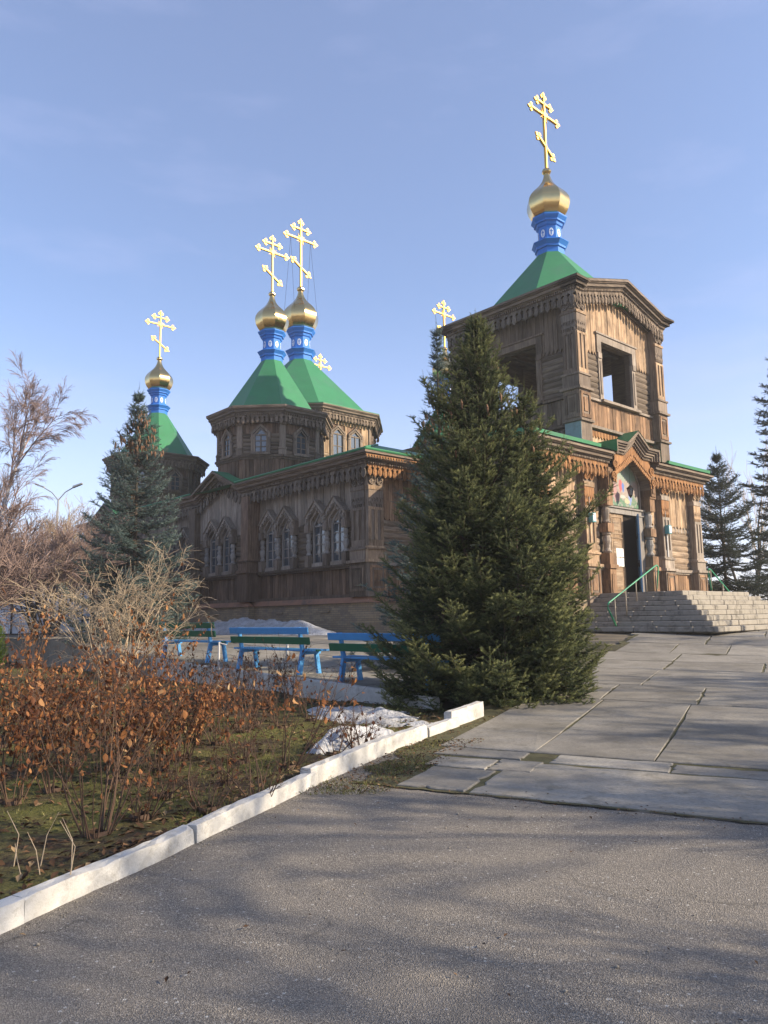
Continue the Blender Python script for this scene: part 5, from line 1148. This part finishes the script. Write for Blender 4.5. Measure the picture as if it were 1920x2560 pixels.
# thuja at the left edge
def thuja(loc,h,r,seed,label):
    rg=np.random.RandomState(seed); rt=empty('thuja_bush',loc); tag(rt,label,'bush'); n=2600
    f=rg.uniform(0,1,n)**.8; a=rg.uniform(0,6.28,n); q=np.sqrt(rg.uniform(.3,1,n))*r*np.sin(np.pi*np.clip(.18+.82*f,0,1))**.7; P=np.stack([q*np.cos(a),q*np.sin(a),f*h*.95],-1)
    D_=np.stack([np.cos(a)*.6,np.sin(a)*.6,np.ones(n)*1.1],-1)+rg.normal(0,.25,(n,3)); V,F,T=needles(P,D_,np.full(n,.1),rg.uniform(.2,.9,n),rg,12,.028,.011,.6,.9); o=mesh_np('foliage',V,F,M['thuja_green'],rt,T); o['kind']='stuff'
    V,F=tubes([(0,0,-.05,0,0,h*.9,.04,.01)],6); mesh_np('stem',V,F,M['bark'],rt)
thuja((-8.5,16.3,.3),1.6,.5,51,'bright yellow-green evergreen bush at the left edge behind the roses')
# ------------------------------------------------------------------ roses and garden litter
def rose(px,py,h,label,seed,stems=12,leaves=260,fan=.45,low=.35,lsz=.05,tint=(.2,.95),curl=.13,group=None,lean=(0,0),own=0,loc=None,dark=False):
    rg=np.random.RandomState(seed); p=loc or gp(px,py,soil); p=Vector((p[0],p[1],float(sz(p[0],p[1])))); rt=empty('rose_bush',p); tag(rt,label,'rose bush',group); S1=[]
    for i in range(stems):
        a=rg.uniform(0,6.28); f=fan*rg.uniform(.2,1.15); bare(S1,np.array([math.cos(a)*.07,math.sin(a)*.07,-.03]),np.array([math.cos(a)*f+lean[0],math.sin(a)*f+lean[1],1.]),h*rg.uniform(.55,1.05),rg.uniform(.004,.0085),0,rg,1 if stems>16 else 2,.6,.0,(2,4),.4,curl,4,.0016,.35)
    S1.append((0,0,-.06,0,0,.035,.1,.075)); S1=np.array(S1); V,F=tubes(S1,4); mesh_np('stems',V,F,M['stem_dark'],rt)
    if leaves:
        w=np.linalg.norm(S1[:,3:6]-S1[:,0:3],axis=1)*(S1[:,5]>low*h); w/=w.sum(); q=rg.choice(len(S1),leaves,p=w); t=rg.uniform(0,1,(leaves,1)); B=S1[q,0:3]*(1-t)+S1[q,3:6]*t
        d=rg.normal(0,1,(leaves,3)); d[:,2]-=1.1; d/=np.linalg.norm(d,axis=1,keepdims=True); d,a,b=frames(d); l=(lsz*rg.uniform(.6,1.35,leaves))[:,None]; wd=l*rg.uniform(.26,.42,(leaves,1)); off=rg.uniform(.0,.02,(leaves,1))
        base=B+d*off; fold=rg.uniform(.15,.75,(leaves,1)); curlv=rg.uniform(-.4,.7,(leaves,1))
        def pt(u,sd,wf): return base+d*l*u+b*l*curlv*u*u+(a*sd+b*abs(sd)*fold)*wd*wf
        V=np.stack([pt(0,0,0),pt(.28,1,.85),pt(.62,1,.9),pt(1,0,0),pt(.62,-1,.9),pt(.28,-1,.85),pt(.45,0,0)],1).reshape(-1,3); o=np.arange(leaves)[:,None]*7; FT=np.array([[0,1,6],[1,2,6],[2,3,6],[3,4,6],[4,5,6],[5,0,6]])
        F=np.concatenate([o+FT[q_:q_+1] for q_ in range(6)])
        T=np.repeat(np.clip(rg.uniform(tint[0],tint[1],leaves),0,1),7)
        if own:   # the large leaves of the nearest twigs, each a part of its own
            for k in range(min(own,leaves)):
                vv=V[k*7:k*7+7]; mesh_np('leaf',vv-vv[0],FT,M['dry_leaf'],rt,T[k*7:k*7+7],loc=vv[0])
        n=min(own,leaves); k=F[(F>=n*7).all(1)]-n*7
        if len(k): o=mesh_np('leaves',V[n*7:],k,M['dry_leaf'],rt,T[n*7:]); o['kind']='stuff'
    return rt
GR='dry rose bushes in the garden bed'
rose(240,2092,1.15,'nearest rose bush, thorny bare stems fanning out with few rust leaves',61,16,150,.55,.45,.05,group=GR)
rose(720,1925,1.0,'thin rose bush with large orange hanging leaves near the front kerb',62,9,90,.55,.6,.062,(.35,.9),group=GR,own=70,lean=(.2,0))
rose(516,2032,.42,'small leafless rose stump with short dark twigs in the moss',63,13,10,.75,.2,.03,group=GR)
rose(640,2000,.5,'low dark twiggy rose bush beside the kerb bend',64,10,30,.7,.3,.035,(0,.5),group=GR)
rose(455,1900,1.02,'rust-leaved rose bush at the right end of the dense clump',65,18,420,.4,.35,.05,(.1,.85),group=GR)
rose(560,1790,.85,'dark thin rose bush before the left pipe post',66,11,60,.6,.3,.045,(0,.5),group=GR)
rose(665,1775,.95,'dark thin rose bush with withered brown leaves before the middle bench',67,13,80,.6,.3,.045,(0,.5),group=GR)
rose(615,1740,.8,'dark thin rose bush nearest the middle bench legs',72,11,70,.6,.3,.045,(0,.45),group=GR)
rose(900,1880,.5,'withered rose twigs sticking out of the dirty snow heap',68,10,70,.75,.2,.045,(0,.4),group=GR)
rose(830,1890,.45,'short withered rose stems left of the dirty snow heap',73,8,25,.8,.2,.04,(0,.4),group=GR)
rose(850,1745,.7,'withered rose bush between the snow patch and the big spruce',74,8,40,.6,.4,.05,(.2,.7),group=GR)
rose(395,1790,1.75,'tallest rose shoots with orange leaves rising before the pale shrub',69,7,200,.16,.3,.055,(.3,.9),group=GR,own=40)
rose(330,1775,1.55,'tall orange-leaved rose shoots left of the tallest ones',70,6,150,.2,.3,.055,(.3,.9),group=GR)
rose(60,1835,1.75,'rose bush with large curled orange leaves at the far left',71,9,170,.3,.45,.062,(.35,.9),group=GR,own=40)
cl=[(30,2000),(130,1980),(290,1955),(400,1925),(10,1930),(95,1920),(185,1915),(340,1890),(0,1870),(70,1865),(150,1858),(240,1850),(310,1845),(430,1845),(110,1815),(200,1808),(360,1800),(480,1850)]
for i,(x,y) in enumerate(cl): rose(x+7*math.sin(i*3.1),y+5*math.cos(i*2.3),.92+.26*math.sin(i*1.7),'rust-brown leafy rose bush in the dense clump before the pale shrub',80+i,11,300+70*(i%3),.42,.26 if y>1900 else .2,.05,(.0,.82),group=GR)
for i,(x,y,h,lv,lb) in enumerate(((500,1800,.95,120,'dark withered rose bush touching the right end of the dense clump'),(545,1860,.8,60,'thin withered rose bush standing alone in the middle of the moss'),(610,1830,.75,40,'thin withered rose bush in the moss before the middle bench'),
  (585,1760,.9,90,'withered rose bush between the two grey pipe posts'),(640,1805,.8,50,'withered rose bush right below the right pipe post'),(705,1820,.7,40,'withered rose bush in the moss left of the flat snow patch'),(725,1760,.85,70,'withered rose bush before the gap between middle and hidden bench'),
  (780,1800,.7,40,'withered rose bush at the edge of the flat snow patch'),(600,1905,.55,25,'knee-high bare rose bush between the lone bush and the front kerb'),(560,1960,.4,12,'tiny bare rose twigs right of the leafless stump'),(410,1995,.5,30,'low withered rose bush left of the leafless stump'),
  (350,2050,.45,20,'low withered rose bush right of the nearest rose bush'),(470,1760,1.0,130,'withered rose bush before the leftmost bench'))):
    rose(x,y,h,lb,140+i,11,int(lv*1.9),.55,.3,.047,(0,.62),group=GR)
# short grass, moss tufts and fallen leaves on the bed
rg=np.random.RandomState(99); n=26000
yy=2.6+rg.uniform(0,1,n)**1.5*10; xx=garden_x(yy)-.06-rg.uniform(0,1,n)**1.3*7; dens=fbm(xx,yy,1.1,3); k=dens+rg.normal(0,.25,n)>-.05; xx,yy=xx[k],yy[k]; n=len(xx)
P=np.stack([xx,yy,sz(xx,yy)+.008],-1); a=rg.uniform(0,6.28,n); hh=rg.uniform(.012,.05,n)*(1+.8*(rg.rand(n)<.05)); w=np.stack([np.cos(a),np.sin(a),0*a],-1)*.0035; tipd=np.stack([rg.normal(0,.5,n),rg.normal(0,.5,n),np.ones(n)],-1)*hh[:,None]
V=np.stack([P-w,P+w,P+tipd],1).reshape(-1,3); F=np.arange(n*3).reshape(-1,3); tag(mesh_np('moss_grass',V,F,M['grass_blade'],None,np.repeat(rg.uniform(0,1,n),3)),'thin green grass and moss tufts covering the garden bed','grass',kind='stuff')
def litter(n,seed,xf,zf,name,label,smin=.02,smax=.05):
    rg=np.random.RandomState(seed); x,y=xf(rg,n); z=zf(x,y); nn=rg.normal(0,.35,(n,3)); nn[:,2]=1; d,a,b=frames(nn); s=rg.uniform(smin,smax,n)[:,None]; c=np.stack([x,y,z+.012],-1); ph=rg.uniform(0,6.28,n)[:,None]; e1=a*np.cos(ph)+b*np.sin(ph); e2=-a*np.sin(ph)+b*np.cos(ph)
    V=np.stack([c-e1*s,c+e2*s*.45+d*s*.25,c+e1*s,c-e2*s*.45+d*s*.25],1).reshape(-1,3); o=np.arange(n)[:,None]*4; F=np.concatenate([o+np.array([[0,1,2]]),o+np.array([[0,2,3]])])
    return tag(mesh_np(name,V,F,M['litter'],None,np.repeat(rg.uniform(0,1,n),4)),label,'leaves',kind='stuff')
def gxy(rg,n): y=2.6+rg.uniform(0,1,n)**1.4*11; return garden_x(y)-.05-rg.uniform(0,1,n)**1.4*7,y
litter(5200,7,gxy,lambda x,y:sz(x,y),'leaf_litter','fallen brown leaves scattered over the garden bed')
def kxy(rg,n): y=rg.uniform(7,11,n); return kerb_x(y)+.02+np.abs(rg.normal(0,.12,n)),y
litter(260,8,kxy,lambda x,y:gz(y)+.005,'leaf_litter','fine brown leaf litter along the foot of the kerb',.008,.022)
rg=np.random.RandomState(17); n=900; yy=2.2+rg.uniform(0,1,n)**1.6*9; xx=kerb_x(yy)+.03+np.where(rg.rand(n)<.35,np.abs(rg.normal(0,.1,n)),rg.uniform(0,7,n)); r_=rg.uniform(.003,.009,n)*(1+1.2*(rg.rand(n)<.06)); V=[];F=[]
base_=np.array([(1,0,0),(-1,0,0),(0,1,0),(0,-1,0),(0,0,.7),(0,0,-.5)]); fo=np.array([(0,2,4),(2,1,4),(1,3,4),(3,0,4),(2,0,5),(1,2,5),(3,1,5),(0,3,5)])
for i in range(n): V.append(base_*r_[i]*rg.uniform(.7,1.2,(6,1))+np.array([xx[i],yy[i],float(gz(yy[i]))+r_[i]*.35])); F.append(fo+i*6)
tag(mesh_np('grit',np.concatenate(V),np.concatenate(F),M['granite']),'loose pale grit and pebbles scattered on the asphalt','grit',kind='stuff')
def sxy(rg,n):
    q=rg.uniform(-.9,7,n); t=rg.normal(-.05,.09,n)-np.abs(rg.normal(0,.05,n)); return SO.x+E1.x*q+E2.x*t,SO.y+E1.y*q+E2.y*t
litter(420,9,sxy,lambda x,y:gz(y)+.012,'leaf_litter','fine litter and crumbs along the front edge of the slabs',.006,.018)
def vxy(rg,n):
    t=rg.uniform(-.02,2.6,n); y=SO.y+E2.y*t; q=rg.uniform(0,1,n)**.8; x=kerb_x(y)+.03+q*np.clip(SO.x+E2.x*t-.62-kerb_x(y),.15,.75)+rg.normal(0,.03,n); return x,y
litter(700,11,vxy,lambda x,y:gz(y)+.014,'leaf_litter','crumbled brown leaves on the mossy strip between kerb and slabs',.008,.026)
rg=np.random.RandomState(77); xx,yy=vxy(rg,5200); k=fbm(xx*2,yy*2,2.5,3)+rg.normal(0,.3,len(xx))>-.05; xx,yy=xx[k],yy[k]; n=len(xx)
P=np.stack([xx,yy,gz(yy)+.012],-1); a=rg.uniform(0,6.28,n); w=np.stack([np.cos(a),np.sin(a),0*a],-1)*.004; hh=rg.uniform(.008,.03,n)[:,None]
V=np.stack([P-w,P+w,P+np.stack([rg.normal(0,.6,n),rg.normal(0,.6,n),np.ones(n)],-1)*hh],1).reshape(-1,3); tag(mesh_np('verge_moss',V,np.arange(n*3).reshape(-1,3),M['grass_blade'],None,np.repeat(rg.uniform(0,1,n),3)),'low moss and grass on the strip between kerb and slabs','grass',kind='stuff')
def yxy(rg,n): y=2.3+rg.uniform(0,1,n)**1.5*8; return kerb_x(y)+.1+rg.uniform(0,1,n)*6.5,y
litter(160,10,yxy,lambda x,y:gz(y)+.004,'leaf_litter','few small dry leaves lying about on the asphalt',.008,.022)
# dry grass stalks at the lower left
rt=empty('dry_stalks',gp(95,2195,soil)); tag(rt,'few pale dry grass stalks standing by the kerb at lower left','stalks'); m=MB(); rr=random.Random(4)
for i in range(6):
    a=rr.uniform(0,6.28); b=rr.uniform(0,.3); l=rr.uniform(.15,.38); x0,y0=b*math.cos(a),b*math.sin(a); m.tube([(x0,y0,-.02),(x0+rr.uniform(-.05,.05),y0,l*.6),(x0+rr.uniform(-.12,.12),y0+.03,l)],[.004,.003,.0015],4)
m.build('stalks',M['twig_straw'],rt,kind='stuff',fixn=False)
# ------------------------------------------------------------------ far background
lamp=empty('street_lamp',(-17.2,40,1.0)); tag(lamp,'twin-armed grey street lamp rising behind the bare trees at left','street lamp')
tp=8.0; m=MB(); m.tube([(0,0,-.05),(0,0,tp-1.0)],[.09,.05],8); m.build('pole',M['lamp_grey'],lamp,smooth=True)
for sg in (-1,1):
    m=MB(); m.tube([(0,0,tp-1.02),(sg*.35,0,tp-.6),(sg*.8,0,tp-.33)],.03,6); ar=m.build('arm',M['lamp_grey'],lamp)
    m=MB(); m.prism([(0,0),(.6,.16),(.6,.22),(.02,.09)],lambda a,c,d:(sg*(.75+a*.8),d,tp-.38+c*1.2),-.1,.1); m.build('lamp_head',M['lamp_grey'],ar)
hs=empty('white_house',(-21.5,47,1.0),R(8)); tag(hs,'low white house with blue roof half hidden behind bare bushes at left','house')
m=MB(); m.box(-5,4.2,-3,3,0,2.9); m.build('wall',M['house_white'],hs)
m=MB(); m.add([(-5.4,-3.4,2.85),(4.6,-3.4,2.85),(4.6,3.4,2.85),(-5.4,3.4,2.85),(-5.4,0,4.6),(4.6,0,4.6)],[(0,1,5,4),(2,3,4,5),(1,2,5),(3,0,4),(3,2,1,0)]); m.build('roof',M['house_roof'],hs)
for x in (-3.6,-1.6,2.9):
    m=MB(); m.box(x-.5,x+.5,-3.06,-3.0,.9,2.2); w=m.build('window',M['house_white'],hs); m=MB(); m.box(x-.4,x+.4,-3.08,-3.062,1,2.1); m.build('pane',M['glass'],w)
gt=empty('white_gate',(-18.6,42.5,1.0),R(15)); tag(gt,'white panel gate with dark uprights before the white house','gate')
for x in (-1.2,0,1.2):
    m=MB(); m.box(x-.58,x+.58,-.02,.02,.1,2.1); m.build('gate_panel',M['house_white'],gt)
for x in (-1.8,-.6,.6,1.8): 
    m=MB(); m.box(x-.04,x+.04,-.06,.04,0,2.3); m.build('upright',M['iron'],gt)
m=MB(); m.box(-1.8,1.8,-.05,-.021,1.15,1.22); m.build('gate_rail',M['iron'],gt)
# thin haze volume added to lift the shadows like a lens veil
hm=bpy.data.materials.new('haze_veil'); hm.use_nodes=True; nt=hm.node_tree; nt.nodes.clear(); pv=nt.nodes.new('ShaderNodeVolumePrincipled'); ou=nt.nodes.new('ShaderNodeOutputMaterial')
pv.inputs['Color'].default_value=(1,.97,.92,1); pv.inputs['Density'].default_value=HAZE; pv.inputs['Anisotropy'].default_value=.2; nt.links.new(pv.outputs[0],ou.inputs['Volume'])
m=MB(); m.box(-6100,6100,-400,6100,-1.6,29); hz=m.build('haze',hm); tag(hz,'thin pale haze added around the church to lift its shadows','haze',kind='stuff')
